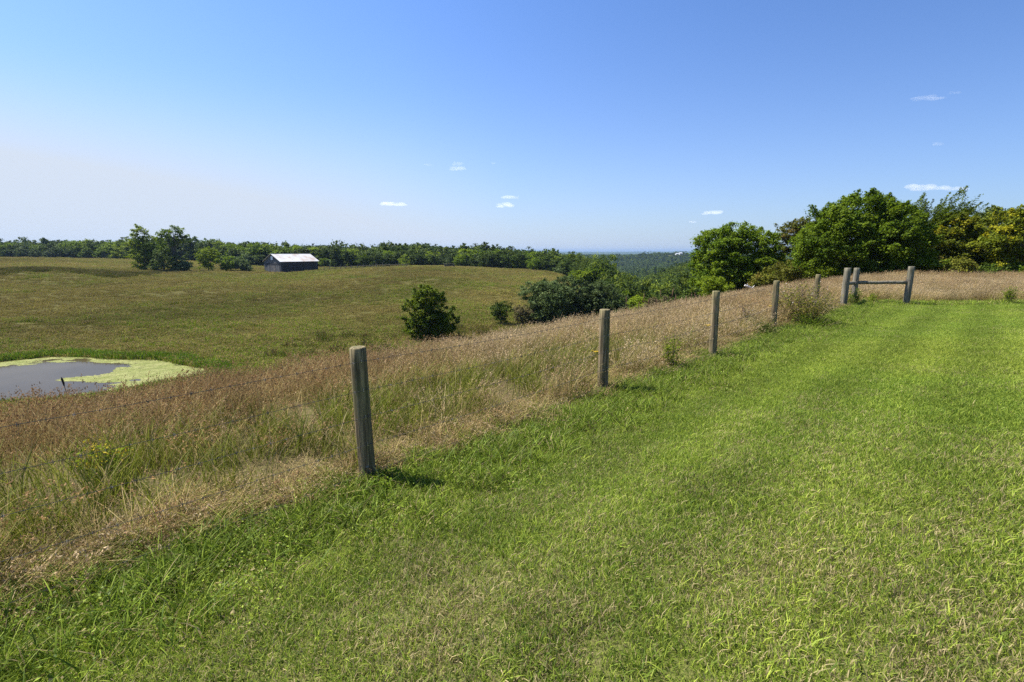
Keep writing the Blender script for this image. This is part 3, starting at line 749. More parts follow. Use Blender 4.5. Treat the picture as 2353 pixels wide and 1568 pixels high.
def right_trees():
    # round dense tree at the edge of the slope
    p, h = place(1697, 52, 512); h = h * 1.0
    L_ = [(-1.3, 0, h * .55, 3.0, 3.2, h * .43), (1.6, .3, h * .56, 3.0, 3.0, h * .43), (0, .4, h * .66, 2.6, 2.8, h * .35), (-2.6, -.6, h * .36, 2.0, 2.3, h * .27), (2.9, -.8, h * .40, 1.9, 2.2, h * .30), (-3.0, 0, h * .58, 1.5, 2.0, h * .30), (-1.9, .2, h * .74, 1.7, 1.9, h * .22), (1.9, 0, h * .74, 1.9, 1.9, h * .22), (.3, -1.9, h * .36, 2.7, 1.6, h * .28), (-1.2, -1, h * .22, 2.4, 1.6, h * .18)]
    tree('broad_tree', 'round dense green tree at the left end of the right hand trees', 'tree', p, L_, 'leaf_mid', 301, 540, 180, .19, 'trees behind the far fence', .2, spray=.42, csize=.33, shell=.34, zs=.55)
    # airy olive tree
    p, h = place(1850, 57, 488)
    L_ = [(-1.6, 0, h * .78, 1.6, 1.5, 1.2), (.3, .3, h * .84, 1.8, 1.4, 1.1), (2.0, -.2, h * .80, 1.6, 1.5, 1.1), (-.6, .3, h * .62, 2.0, 1.5, 1.3), (1.3, 0, h * .60, 1.9, 1.5, 1.4), (-2.2, 0, h * .55, 1.2, 1.2, 1.0), (0, 0, h * .4, 2.4, 1.6, 1.6), (2.0, 0, h * .44, 1.8, 1.5, 1.5), (-1.7, -.2, h * .3, 1.9, 1.5, 1.4), (1.0, -.3, h * .24, 2.2, 1.4, 1.4)]
    tree('airy_tree', 'thin olive brown tree with sky showing through, between the round tree and the tallest', 'tree', p, L_, 'leaf_olive', 311, 640, 60, .17, 'trees behind the far fence', .12, limbs=18, spray=.5, csize=.24, shell=.6)
    # the big tree
    p, h = place(1990, 42, 445)
    L_ = [(-.4, 0, h * .60, 3.6, 3.2, h * .36), (-2.9, -.4, h * .50, 2.4, 2.4, h * .33), (2.6, .2, h * .60, 2.6, 2.6, h * .34), (.4, .3, h * .72, 2.8, 2.4, h * .24), (-1.9, -.6, h * .32, 2.8, 2.0, h * .24), (2.2, -.7, h * .30, 2.7, 2.0, h * .24), (.2, -1.7, h * .40, 3.2, 1.8, h * .28), (-3.9, -.6, h * .30, 1.5, 1.6, h * .22), (3.6, -.3, h*.38, 1.8, 1.8, h*.28)]
    tree('tall_tree', 'tallest and fullest deep green tree, directly behind the corner brace', 'tree', p, L_, 'leaf_mid', 321, 600, 180, .185, 'trees behind the far fence', .24, wind=(.45, 0, .25), spray=.8, csize=.31, shell=.36, up=.55, zs=.5)
    # windswept tree
    p, h = place(2135, 45, 462)
    L_ = [(-.4, 0, h * .66, 2.3, 2.2, h * .28), (1.7, 0, h * .70, 1.8, 1.8, h * .20), (.9, .2, h * .50, 2.4, 2.0, h * .28), (0, -.6, h * .34, 2.4, 1.8, h * .26), (2.2, -.2, h * .5, 1.3, 1.5, h * .2)]
    tree('windswept_tree', 'dark tree with branch tips swept rightwards by the wind, beside the tallest tree', 'tree', p, L_, 'leaf_lone', 331, 260, 120, .19, 'trees behind the far fence', .18, wind=(1.3, 0, .55), spray=2.1, csize=.17, shell=.5, up=.4, aspect=.4, limbs=26)
    # greyish crown behind
    p, h = place(2272, 54, 463)
    L_ = [(0, 0, h * .74, 2.2, 2.0, h * .24), (1.5, .2, h * .68, 1.6, 1.6, h * .2), (-1.4, .2, h * .62, 1.6, 1.6, h * .2), (0, 0, h * .5, 2.4, 2, h * .2)]
    tree('grey_tree', 'dark grey green tree whose dull round crown shows between two yellowing trees', 'tree', p, L_, 'leaf_blue', 341, 200, 120, .20, 'trees behind the far fence', .18, spray=.6, csize=.32, shell=.45)
    # yellowing trees
    p, h = place(2218, 42.5, 492)
    L_ = [(0, 0, h * .78, 1.5, 1.4, h * .19), (-1.1, -.2, h * .55, 1.5, 1.4, h * .22), (1.1, .1, h * .60, 1.4, 1.4, h * .22), (0, -.5, h * .36, 2.0, 1.5, h * .22), (1.3, -.4, h * .25, 1.4, 1.3, h * .18), (-1.2, -.3, h * .22, 1.6, 1.2, h * .18)]
    tree('yellowing_tree', 'yellow green tree beside the windswept one, its upper clusters turned yellow', 'tree', p, L_, 'leaf_yellow', 351, 190, 130, .19, 'trees behind the far fence', .13, spray=.55, csize=.24, shell=.55, limbs=24)
    p, h = place(2352, 40, 470)
    L_ = [(-.9, 0, h * .74, 1.7, 1.6, h * .18), (1.2, 0, h * .84, 1.6, 1.5, h * .15), (-1.9, -.2, h * .52, 1.4, 1.3, h * .17), (.8, 0, h * .55, 1.8, 1.5, h * .20), (-1.0, -.6, h * .27, 1.8, 1.3, h * .15), (1.6, -.3, h * .3, 1.8, 1.4, h * .2)]
    tree('yellowing_tree', 'yellow green tree cut by the right edge of the photo', 'tree', p, L_, 'leaf_yellow', 361, 210, 130, .19, 'trees behind the far fence', .15, 'bark_pale' if False else None, 'bark_pale', spray=.55, csize=.26, shell=.6, limbs=30)
    # undergrowth at their feet
    for k, (px, D, yt, wd, mat, lab) in enumerate((
        (1815, 47, 598, 4.6, 'leaf_olive', 'olive brown bush below the airy olive tree'),
        (1755, 46, 622, 2.6, 'leaf_olive', 'small olive bush at the foot of the round tree'),
        (1655, 47, 628, 3.0, 'leaf_lime', 'bright green bush low on the valley side of the round tree'),
        (1893, 41, 596, 3.0, 'leaf_lime', 'light green bush under the left side of the tallest tree'),
        (2120, 40, 590, 3.4, 'leaf_mid', 'leafy bush right of the corner brace under the windswept tree'),
        (2190, 39, 592, 3.2, 'leaf_olive', 'olive bush under the yellowing tree beside the windswept one'),
        (2010, 40, 612, 4.2, 'leaf_dark', 'dark shaded bush right behind the corner brace'),
        (2265, 39, 612, 3.2, 'leaf_dark', 'dark low bush between the two yellowing trees'),
        (2345, 38.5, 606, 3.0, 'leaf_mid', 'green bush at the foot of the tree at the right edge'))):
        p, h = place(px, D, yt)
        tree('bush', lab, 'bush', p, dome(h, wd, k, 6, .05), mat, 370 + k, 130, 60, .17, 'bushes under the right hand trees', .05, limbs=12, fork=.1, stem_name='stem', spray=.4, csize=.24, shell=.6)
right_trees()

def valley_trees():
    # lone bush tree in the valley
    p, h = place(985, 62, 650); w_ = 6.2
    L_ = [(-.3, 0, h * .72, 1.7, 1.7, h * .24), (-1.7, 0, h * .48, 1.5, 1.7, h * .28), (.9, .2, h * .60, 1.5, 1.6, h * .26), (2.1, 0, h * .33, 1.5, 1.6, h * .24), (0, -.3, h * .32, 2.4, 1.9, h * .26), (-1.2, -.5, h * .2, 1.8, 1.6, h * .18)]
    tree('lone_tree', 'single bushy dark green tree standing alone in the valley pasture', 'tree', p, L_, 'leaf_lone', 401, 260, 170, .2, None, .14, limbs=20, fork=.15, spray=.6, csize=.26, shell=.5, up=.7)
    tops = ((1152, 76, 690, 3.4, 'leaf_dark', 'bush', 'small dark bush at the foot of the field, left of the dark tree clump'),
            (1200, 78, 702, 3.8, 'leaf_brown', 'bush', 'low brownish bush leaning on the left side of the dark tree clump'))
    for k, (px, D, yt, wd, mat, nm, lab) in enumerate(tops):
        p, h = place(px, D, yt)
        tree(nm, lab, 'bush', p, dome(h, wd, 20 + k, 6, .05), mat, 410 + k, 100, 50, .2, 'bushes in the valley', .06, limbs=10, fork=.1, stem_name='stem', spray=.5, csize=.3, shell=.6)
    for k, (px, D, yt, wd, mat, lab) in enumerate((
        (1262, 79, 645, 8.2, 'leaf_blue', 'left and lowest tree of the dark grey green clump below the field'),
        (1318, 83, 634, 10.0, 'leaf_blue', 'tallest tree of the dark grey green clump below the field'),
        (1388, 82, 645, 8.6, 'leaf_blue', 'right tree of the dark grey green clump below the field'),
        (1436, 90, 660, 6.0, 'leaf_mid', 'mid green tree just right of the dark clump below the field'),
        (1500, 104, 662, 7.0, 'leaf_dark', 'dark domed tree further down the valley, above the bright small one'),
        (1466, 84, 676, 4.0, 'leaf_lime', 'small bright green tree in front of the darker valley trees'),
        (1515, 82, 682, 5.0, 'leaf_brown', 'greyish brown half bare tree at the edge of the tan grass'),
        (1570, 80, 676, 5.5, 'leaf_dark', 'dull dark tree nearest the round tree on the valley side'),
        (1370, 150, 610, 10.5, 'leaf_mid', 'broad crowned tree at the corner where the far field ends'),
        (1333, 146, 622, 6.0, 'leaf_lime', 'pale yellow green tree at the corner where the far field ends'))):
        p, h = place(px, D, yt); lf = .24 if D < 100 else .34
        tree('valley_tree', lab, 'tree', p, dome(h, wd, 30 + k, 9, .06), mat, 430 + k, 330 if wd > 6 else 190, 140, lf, 'trees along the valley bottom', .16, limbs=12, spray=.6, csize=.42, shell=.36, zs=.55)
    # clump of trees on the brow, left
    p, h = place(322, 172, 516)
    tree('tall_tree', 'tall feathery green tree at the left of the clump on the brow', 'tree', p,
         [(0, 0, h * .86, 2.1, 2, h * .13), (-1.6, 0, h * .62, 2.6, 2.4, h * .2), (1.9, 0, h * .62, 2.6, 2.2, h * .2), (-1.5, 0, h * .34, 3.2, 3, h * .22), (1.5, 0, h * .36, 3, 3, h * .2), (-1.2, 0, h * .14, 2.8, 2.6, h * .14)],
         'leaf_lime', 460, 150, 56, .5, 'trees in the clump on the brow', .3, limbs=16, spray=1.2, csize=.6, shell=.6)
    p, h = place(392, 171, 521)
    tree('thin_tree', 'thin open tree with a dark bent trunk, right end of the brow clump', 'tree', p,
         [(-1.6, 0, h * .84, 2.6, 2, h * .10), (1.8, 0, h * .89, 2.6, 2, h * .09), (3.8, 0, h * .74, 2.0, 1.8, h * .10), (-3.0, 0, h * .68, 2.2, 1.8, h * .11), (.6, 0, h * .68, 2.2, 1.8, h * .1)],
         'leaf_mid', 461, 100, 50, .45, 'trees in the clump on the brow', .42, limbs=26, spray=1.0, csize=.5, shell=.7, lean=(.06, 0))
    for k, (px, D, yt, wd, mat, nm, lab) in enumerate((
        (352, 174, 540, 8, 'leaf_mid', 'tree', 'mid green tree between the feathery and the thin tree on the brow'),
        (372, 168, 570, 9, 'leaf_dark', 'tree', 'low dark tree filling the middle of the clump on the brow'),
        (473, 176, 565, 8.6, 'leaf_lime', 'tree', 'bright yellow green tree standing by itself left of the barn'),
        (415, 170, 597, 6, 'leaf_blue', 'bush', 'low grey green bush right of the clump on the brow'),
        (527, 180, 587, 6.5, 'leaf_mid', 'bush', 'rounded green bush right of the bright yellow green tree'),
        (553, 182, 592, 7, 'leaf_blue', 'bush', 'grey green bush nearest the barn on its left'),
        (1000, 62, 742, 3.2, 'leaf_dark', 'bush', 'low dark bush at the right foot of the lone valley tree'))):
        p, h = place(px, D, yt)
        b = nm == 'bush'
        tree('brow_tree' if not b else 'bush', lab, nm, p, dome(h, wd, 50 + k, 7, .04), mat, 470 + k, 130, 40, .45 if D > 100 else .2, 'trees and bushes along the brow' if D > 100 else None, .2, limbs=10, stem_name='stem' if b else 'trunk', fork=.1 if b else .3, spray=.8 if D > 100 else .4, csize=.5 if D > 100 else .3, shell=.5)
valley_trees()

# ---- the tree line behind the far field, tree by tree
def tree_line():
    rng = np.random.default_rng(77); protos = []
    for k, mat in enumerate(('leaf_dark', 'leaf_mid', 'leaf_dark', 'leaf_blue', 'leaf_lime', 'leaf_mid')):
        h = 10.0; rr = random.Random(k); L_ = dome(h, 8.5 + rr.random() * 2, 80 + k, 8, .02)
        me, c = crown_mesh(L_, 90, 46, .55, 500 + k, spray=.5, csize=.62, shell=.42, zs=.6); me.materials.append(M[mat])
        tm = trunk_mb(.2, 7, c[:8], k); t0 = tm.build('trunk', M['bark']); tme = t0.data; bpy.data.objects.remove(t0)
        protos.append((me, tme))
    XS = [-300, 0, 100, 190, 255, 280, 330, 430, 470, 505, 560, 640, 720, 800, 900, 1000, 1100, 1180, 1250, 1300, 1345]
    YS = [556, 558, 560, 553, 552, 540, 548, 543, 546, 552, 560, 563, 567, 569, 571, 571, 573, 576, 583, 592, 604]
    groups = ((-99, -36.2, 'tree in the wooded line along the far left of the upper field', 'trees of the far left tree line'),
              (-36.2, -24.5, 'tree in the wood behind the brow clump and left of the barn', 'trees between the brow clump and the barn'),
              (-24.5, -12, 'tree in the wood just right of and behind the barn', 'trees behind the barn'),
              (-12, 99, 'tree in the wood edging the far field towards the valley', 'trees edging the far field'))
    for row in range(3):
        th = -47.5 + row * .4
        while th < 7.2:
            r = forest_edge(th) + row * 7 + rng.uniform(-2, 3); a = math.radians(th); x, y = math.sin(a) * r, math.cos(a) * r
            z = h1(x, y); px = 1176 + math.tan(a) * 1160
            top = ray(px, np.interp(px, XS, YS) + rng.normal(3.0, 4.0) - row * 1.2)[1] * y + EYE
            hgt = float(np.clip(top - z, 3.5, 17)) * (1 if row else rng.uniform(.62, 1.0))
            k = rng.choice(6, p=[.27, .2, .2, .16, .06, .11]); me, tme = protos[k]
            g = next(q for q in groups if q[0] <= th < q[1])
            t = empty('woodland_tree', (x, y, z - .1), rng.uniform(0, 6.28)); s = hgt / 10; ws = s * rng.uniform(1.0, 1.45) if s < 1.2 else s * 1.0
            t.scale = (ws, ws, s); tag(t, g[2], 'tree', g[3])
            obj('crown', me, None, t); obj('trunk', tme, None, t)
            th += math.degrees((5.6 + rng.uniform(-1, 2)) / r)
    p, h = place(772, 232, 568)
    tree('cedar_tree', 'dark dense cedar close to the right end of the barn', 'tree', p, [(0, 0, h * .45, 2.9, 2.8, h * .42), (0, 0, h * .7, 1.8, 1.8, h * .3), (0, 0, h * .2, 3.0, 3, h * .2)], 'leaf_dark', 520, 150, 40, .5, None, .2, limbs=6, spray=.6, csize=.4, shell=.5)
tree_line()

def forest():
    rng = np.random.default_rng(88); ms = []
    t = leaf_mat('forest_leaves', (.032, .066, .008), (.115, .160, .018), (.19, .24, .02), .25, vary=.35)
    for k in range(5):
        me, c = crown_mesh(dome(10, 9, 90 + k, 8, .0), 60, 26, .8, 600 + k, spray=.5, csize=.7, shell=.4); ms.append(me)
    lib('forest_tree', ms, t)
    lib('near_tree', [crown_mesh(dome(10, 9, 95 + k, 9, .0), 150, 76, .34, 650 + k, spray=.6, csize=.55, shell=.36, zs=.6)[0] for k in range(4)], t)
    P = []
    def add(n, t0, t1, r0, r1, s0, s1, pw=1.0):
        th = t0 + (t1 - t0) * rng.random(n); r = np.sqrt(r0 ** 2 + (r1 ** 2 - r0 ** 2) * rng.random(n)); a = np.radians(th)
        x = np.sin(a) * r; y = np.cos(a) * r; ok = (forest_mask(x, y) > .9) & (r > forest_edge(th) + (22 if t1 <= 7 else 3))
        # a cleared meadow on the slope right of the gap, and a strip along the valley road
        ok &= ~((np.abs(th - 20.2) < 2.2) & (r > 214) & (r < 262)) & ~((th > 10) & (th < 16.5) & (np.abs(r - 1085) < 26))
        x, y = x[ok], y[ok]; s = s0 + (s1 - s0) * rng.random(len(x)); P.append(np.stack([x, y, H(x, y) - .3, s], -1))
    add(3200, 6.5, 27, 84, 330, .65, 1.1); add(2500, 22, 50, 92, 300, .7, 1.1); NEAR = sum(len(q) for q in P)
    add(6500, -50, 7, 240, 560, .85, 1.25); add(3200, 6.5, 27, 320, 460, .8, 1.2); add(4200, -4, 27, 440, 760, .9, 1.4)
    add(9000, -8, 27, 740, 1700, 1.3, 2.0); add(9000, -8, 27, 1600, 3300, 2.0, 3.2)
    P = np.concatenate(P); n = len(P); x, y = P[:, 0], P[:, 1]
    rot = np.stack([np.zeros(n), np.zeros(n), rng.random(n) * 2 * PI], -1); sc = np.stack([P[:, 3]] * 2 + [P[:, 3] * np.where(np.hypot(x, y) > 1500, .62, .95) * (.8 + .4 * rng.random(n))], -1)
    ti = np.stack([rng.random(n)] * 3, -1)
    scatter('valley_woods', 'near_tree', P[:NEAR, :3], rot[:NEAR], sc[:NEAR], rng.integers(0, 4, NEAR), ti[:NEAR], 'dense green woodland filling the near side of the valley')
    scatter('far_woods', 'forest_tree', P[NEAR:, :3], rot[NEAR:], sc[NEAR:], rng.integers(0, 5, n - NEAR), ti[NEAR:], 'dark green woodland covering the far hills')
forest()

# ---------------------------------------------------------------- pond
def pond():
    n = 120; a = np.linspace(0, 2 * PI, n, endpoint=False); wob = (1 + .10 * np.sin(3 * a + 1.0) + .05 * np.sin(7 * a)) * 1.12
    v = [(-42, 42, WATER_Z)] + [(-42 + 12.8 * math.cos(t) * q, 42 + 9.5 * math.sin(t) * q, WATER_Z) for t, q in zip(a, wob)]
    me = mesh_np('water', v, None, [(0, 1 + k, 1 + (k + 1) % n) for k in range(n)])
    t = NT('pond_water'); nz = t.noise(1.3, t.pos((1, 2.2, 1)), 4, .6)
    t.surf(t.mix(t.rng(t.noise(.15, t.pos()), .35, .65), (.046, .035, .018), (.064, .049, .027)), .10, .035, t.bump(nz, .16, .02))
    tag(obj('pond_water', me, t.m), kind='structure')
    g = np.arange(-60, -24, .16); h = np.arange(28, 56, .16); X, Y = np.meshgrid(g, h, indexing='ij'); e = pond_e(X, Y)
    an = np.arctan2((Y - 42) / 9.5, (X + 42) / 12.8)
    thick = np.where(np.sin(an) > -.1, .26, .08) + .52 * np.exp(-((an - .15) / .62) ** 2)      # thickest along the far bank and the right end
    f = fbm(X * .55, Y, 1.5, 5, 70); ok = (e < 1.09) & (e > 1 - thick * (.55 + .9 * f)) & (f + .32 * S((e - (1 - thick)) / .30) + .08 * np.exp(-((an - .15) / .6) ** 2) > .62)
    i, j = np.nonzero(ok); d = .08
    r_ = np.random.default_rng(3); cx = X[i, j] + r_.normal(0, .015, len(i)); cy_ = Y[i, j] + r_.normal(0, .015, len(i))
    v = np.stack([np.stack([cx - d, cy_ - d], -1), np.stack([cx + d, cy_ - d], -1), np.stack([cx + d, cy_ + d], -1), np.stack([cx - d, cy_ + d], -1)], 1).reshape(-1, 2)
    me = mesh_np('algae', np.c_[v, np.full(len(v), WATER_Z + .008)], np.arange(len(v)).reshape(-1, 4))
    t = NT('algae_green'); k = t.noise(.9, t.pos(), 5, .6)
    t.surf(t.mix(t.rng(k, .35, .65), (.155, .175, .042), (.25, .25, .09)), .8, .1)
    o = obj('pond_algae', me, t.m); tag(o, 'pale yellow green algae floating along the far bank of the pond', None, None, 'stuff')
pond()

# ---------------------------------------------------------------- barn, corral and far farm
def barn():
    L_, W_, HE, HR = 15.5, 10.0, 4.15, 6.75
    z = min(h1(BARN.x + dx, BARN.y + dy) for dx, dy in ((0, 0), (8.2, 13.1), (-8.5, 5.3))) 
    zc = h1(BARN.x, BARN.y)
    root = empty('barn', (BARN.x, BARN.y, zc - .1), BPHI)
    tag(root, 'old black wooden barn with a rusty metal gable roof on the brow of the field', 'barn')
    t = NT('black_barn_boards'); p = t.pos((1, 1, 1), True)
    mp = t.n('Mapping'); t.link_or_set(mp.inputs[0], p); mp.inputs['Scale'].default_value = (3.2, 3.2, .12)
    k = t.noise(1.0, mp.outputs[0], 5, .6); bl = t.surf(t.mix(t.rng(k, .3, .7), (.020, .018, .017), (.062, .057, .052)), .8, .25)
    t = NT('weathered_gable_boards'); p = t.pos((1, 1, 1), True)
    mp = t.n('Mapping'); t.link_or_set(mp.inputs[0], p); mp.inputs['Scale'].default_value = (3.2, 4.2, .2)
    k = t.noise(1.0, mp.outputs[0], 5, .6); gr = t.surf(t.mix(t.rng(k, .3, .7), (.065, .066, .066), (.17, .165, .16)), .8, .25)
    t = NT('worn_door_boards'); p = t.pos((1, 1, 1), True); k = t.noise(1.0, p, 5, .6); k2 = t.noise(6, t.pos((1, 3, .3), True), 4, .6)
    dr = t.surf(t.mix(t.rng(k, .4, .65), t.mix(k2, (.06, .062, .07), (.12, .12, .125)), (.22, .185, .15)), .8, .25)
    t = NT('rusty_roof_tin'); p = t.pos((1, 1, 1), True); k = t.noise(.35, p, 5, .65); k2 = t.noise(1.0, t.pos((1.6, .35, 1), True), 4, .6); 
    seam = t.math('FRACT', t.math('MULTIPLY', t.n('SeparateXYZ', i_0=t.pos((1, 1, 1), True)).outputs[0], 1.6))
    c = t.mix(t.rng(k2, .3, .7), (.62, .61, .58), (.49, .47, .44)); c = t.mix(t.math('MULTIPLY', t.rng(k, .44, .64), .75), c, (.36, .235, .145))
    rf = t.surf(c, .55, .4, t.bump(t.math('ABSOLUTE', t.math('SUBTRACT', seam, .5)), .5, .03), 0, None, .15)
    wh = plain('white_paint', (.80, .80, .78), .6, .3, 0, .1); dk = plain('dark_trim', (.02, .02, .024), .8, .2)
    # walls: x along the ridge, y across; gable at x=0 faces the pond side
    m = MB()
    for y0, y1 in ((0, .15), (W_ - .15, W_)): m.box(.15, L_ - .15, y0, y1, -1.2, HE)
    n = int((L_ - .3) / .9)
    for q in range(n): m.box(.3 + q * .9, .34 + q * .9, -.025, 0, -1.2, HE - .25)
    m.build('side_wall', bl, root)
    for nm, x0, x1, mt in (('front_gable', 0, .15, gr), ('rear_gable', L_ - .15, L_, bl)):
        m = MB(); pr = [(0, -1.2), (W_, -1.2), (W_, HE), (W_ / 2, HR - .06), (0, HE)]
        v = [(x0, a, b) for a, b in pr] + [(x1, a, b) for a, b in pr]
        m.add(v, [(0, 1, 2, 3, 4), (9, 8, 7, 6, 5)] + [(i, (i + 1) % 5 + 0, (i + 1) % 5 + 5, i + 5) for i in range(5)]); m.build(nm, mt, root)
    m = MB(); ov = .45; sl = (HR - HE) / (W_ / 2)
    for s_ in (0, 1):
        y0 = -ov if s_ == 0 else W_ + ov; z0 = HE - ov * sl
        v = [(-ov, y0, z0 + .05), (L_ + ov, y0, z0 + .05), (L_ + ov, W_ / 2, HR + .05), (-ov, W_ / 2, HR + .05)]
        m.add(v + [(a, b, c - .07) for a, b, c in v], [(0, 1, 2, 3), (7, 6, 5, 4), (0, 4, 5, 1), (1, 5, 6, 2), (2, 6, 7, 3), (3, 7, 4, 0)])
    r_ = m.build('roof', rf, root)
    m = MB(); m.box(-ov, L_ + ov, W_ / 2 - .16, W_ / 2 + .16, HR + .05, HR + .10); m.build('ridge_cap', rf, r_)
    m = MB(); m.box(-.06, 0, 4.1, 5.9, HE + .3, HE + 1.80); h = m.build('hay_door', dk, root)
    m = MB(); m.box(-.12, -.06, 4.35, 5.6, HE + .40, HE + 1.72); m.build('hay_door_panel', wh, h)
    for y0, y1, mt in ((.5, 2.9, gr), (2.95, 6.4, dr), (6.45, 8.9, gr)):
        m = MB(); m.box(-.09, 0, y0, y1, -.6, 3.05); d = m.build('door', mt, root)
        m = MB(); m.box(-.13, -.09, y0 + .02, y0 + .14, -.6, 3.05); m.box(-.13, -.09, y0 + .14, y1 - .14, 2.85, 3.0); m.build('door_batten', dk, d)
    m = MB(); m.box(-.08, 0, .15, W_ - .15, 3.15, 3.33); m.build('door_track', dk, root)
    m = MB(); m.box(-.05, -.001, .0, .22, -1.2, HE - .1); m.box(-.05, -.001, W_ - .22, W_, -1.2, HE - .1); m.build('corner_board', gr, root)
barn()

def corral():
    pts = []
    for px, D in ((745, 193), (770, 195), (795, 196), (822, 196), (850, 196), (880, 195), (910, 194), (940, 192)):
        a, _ = ray(px, 620); x = a * D; pts.append(Vector((x, D, h1(x, D))))
    root = empty('corral_fence', pts[0]); tag(root, 'low grey wooden corral fence running right from the barn', 'fence')
    for k in range(len(pts) - 1):
        for s_ in (0, .5):
            p = pts[k].lerp(pts[k + 1], s_); p.z = h1(p.x, p.y)
            o = obj('post', post_mesh(1.5 + .25 * ((k * 7 + s_ * 2) % 3), .11, 700 + k), M['post_grey'], root, p - pts[0])
    for zz in (.6, 1.2):
        for k in range(len(pts) - 1):
            m = MB(); m.tube([pts[k] - pts[0] + Vector((0, -.1, zz)), pts[k + 1] - pts[0] + Vector((0, -.1, zz + .05))], .07, 6); m.build('rail', M['post_grey'], root)
    a, _ = ray(1033, 620); x = a * 190; p = Vector((x, 190, h1(x, 190)))
    g = empty('wooden_feeder', p, .3); tag(g, 'small dark wooden livestock feeder standing alone on the field brow', 'feeder')
    m = MB(); m.box(-1.9, 1.9, -.5, .5, .55, 1.0); m.build('trough', plain('dark_timber', (.05, .045, .04), .8, .2), g)
    for sx in (-1, 1):
        m = MB(); m.box(sx * 1.7 - .1, sx * 1.7 + .1, -.5, .5, -.1, .55); m.build('leg', M['post_grey'], g)
    m = MB(); m.box(-2.1, 2.1, -.6, .6, 1.25, 1.33); m.box(-1.7, -1.6, -.4, .4, 1.0, 1.25); m.box(1.6, 1.7, -.4, .4, 1.0, 1.25); m.build('cover', M['post_grey'], g)
corral()

def farm():
    wall = plain('white_siding', (.50, .50, .49), .6, .3, 0, .05); roof = plain('pale_tin_roof', (.42, .44, .46), .6, .2, .0, .05); dark = plain('dark_opening', (.03, .03, .035), .8, .2)
    for k, (lat, D, L_, W_, h, lab) in enumerate(((.3262, 1556, 9, 7, 3.4, 'left and lower of two white farm buildings on the far hill'), (.3330, 1566, 9, 9, 5.0, 'right and taller of two white farm buildings on the far hill'))):
        x = lat * D; z = h1(x, D)
        r_ = empty('farm_building', (x, D, z - .5), .25); tag(r_, lab, 'farm building', 'white buildings of the far farm')
        m = MB(); m.box(-L_ / 2, L_ / 2, -W_ / 2, W_ / 2, 0, h); m.add([(-L_ / 2, -W_ / 2, h), (-L_ / 2, W_ / 2, h), (-L_ / 2, 0, h + 2.6), (L_ / 2, -W_ / 2, h), (L_ / 2, W_ / 2, h), (L_ / 2, 0, h + 2.6)], [(0, 2, 1), (3, 4, 5)])
        m.build('wall', wall, r_)
        m = MB()
        for s_ in (-1, 1):
            v = [(-L_ / 2 - .4, s_ * (W_ / 2 + .4), h + .06), (L_ / 2 + .4, s_ * (W_ / 2 + .4), h + .06), (L_ / 2 + .4, 0, h + 2.75), (-L_ / 2 - .4, 0, h + 2.75)]
            m.add(v + [(a, b, c - .15) for a, b, c in v], [(0, 1, 2, 3), (7, 6, 5, 4), (0, 4, 5, 1), (1, 5, 6, 2), (2, 6, 7, 3), (3, 7, 4, 0)])
        m.build('roof', roof, r_)
        m = MB(); m.box(-L_ * .3, L_ * .15, -W_ / 2 - .05, -W_ / 2, .1, 3.4); m.build('door', dark, r_)
farm()

# ---------------------------------------------------------------- plants along the fences
def weed_plant(name, label, cat, loc, h, w_, nst, leafm, leaf, nleaf, seed, heads=None, headm=None, nhead=0, group=None, headsz=.03, lean=(0, 0), low=.0):
    rng = np.random.default_rng(seed); rr = random.Random(seed)
    root = empty(name, (loc[0], loc[1], loc[2] - .02)); tag(root, label, cat, group)
    m = MB(); tips = []; segs = []
    for k in range(nst):
        a = rr.uniform(0, 2 * PI); q = rr.random() ** .6 * w_ * .5; hh = h * rr.uniform(.6, 1) * (1 - .35 * (q / (w_ * .5)) ** 2)
        b = Vector((math.cos(a) * q * .35, math.sin(a) * q * .35, 0)); t = Vector((math.cos(a) * q + lean[0] * hh, math.sin(a) * q + lean[1] * hh, hh)); mid = b.lerp(t, .5) + Vector((0, 0, hh * .08))
        m.tube([b, mid, t], [.005, .004, .002], 4, False); segs.append((b, mid, t)); tips.append(t)
    m.build('stem', M['weedstem'], root)
    P = []
    for _ in range(nleaf):
        b, mid, t = segs[rr.randrange(nst)]; q = low + (1 - low) * rr.random() ** .8; p = b.lerp(mid, q * 2) if q < .5 else mid.lerp(t, q * 2 - 1)
        P.append(p + Vector((rr.gauss(0, 1), rr.gauss(0, 1), rr.gauss(0, .6))) * leaf * .9)
    P = np.array([tuple(p) for p in P])
    me = leaf_mesh(P, np.tile([0, -.2, .7], (len(P), 1)), leaf, rng, .8, None, .42); obj('foliage', me, M[leafm], root)
    if nhead:
        Q = []
        for _ in range(nhead):
            b, mid, t = segs[rr.randrange(nst)]; p = mid.lerp(t, .35 + .65 * rr.random() ** .6); Q.append(tuple(p + Vector((rr.gauss(0, 1), rr.gauss(0, 1), rr.gauss(0, 1))) * headsz * 1.3))
        me = leaf_mesh(np.array(Q), np.tile([0, 0, .6], (len(Q), 1)), headsz, rng, 1.0, None, .8); obj(heads, me, M[headm], root)
    return root
M['weedstem'] = plain('weed_stems', (.16, .13, .06), .8, .2)
M['drystem'] = plain('dry_reddish_stems', (.14, .075, .045), .8, .2)
M['pinkseed'] = leaf_mat('faded_flower_heads', (.24, .15, .10), (.38, .27, .20), (.55, .48, .43), .3)
M['goldflower'] = leaf_mat('golden_flowers', (.45, .33, .02), (.55, .42, .03), None, .3)
def g3(x, y): return (x, y, h1(x, y))
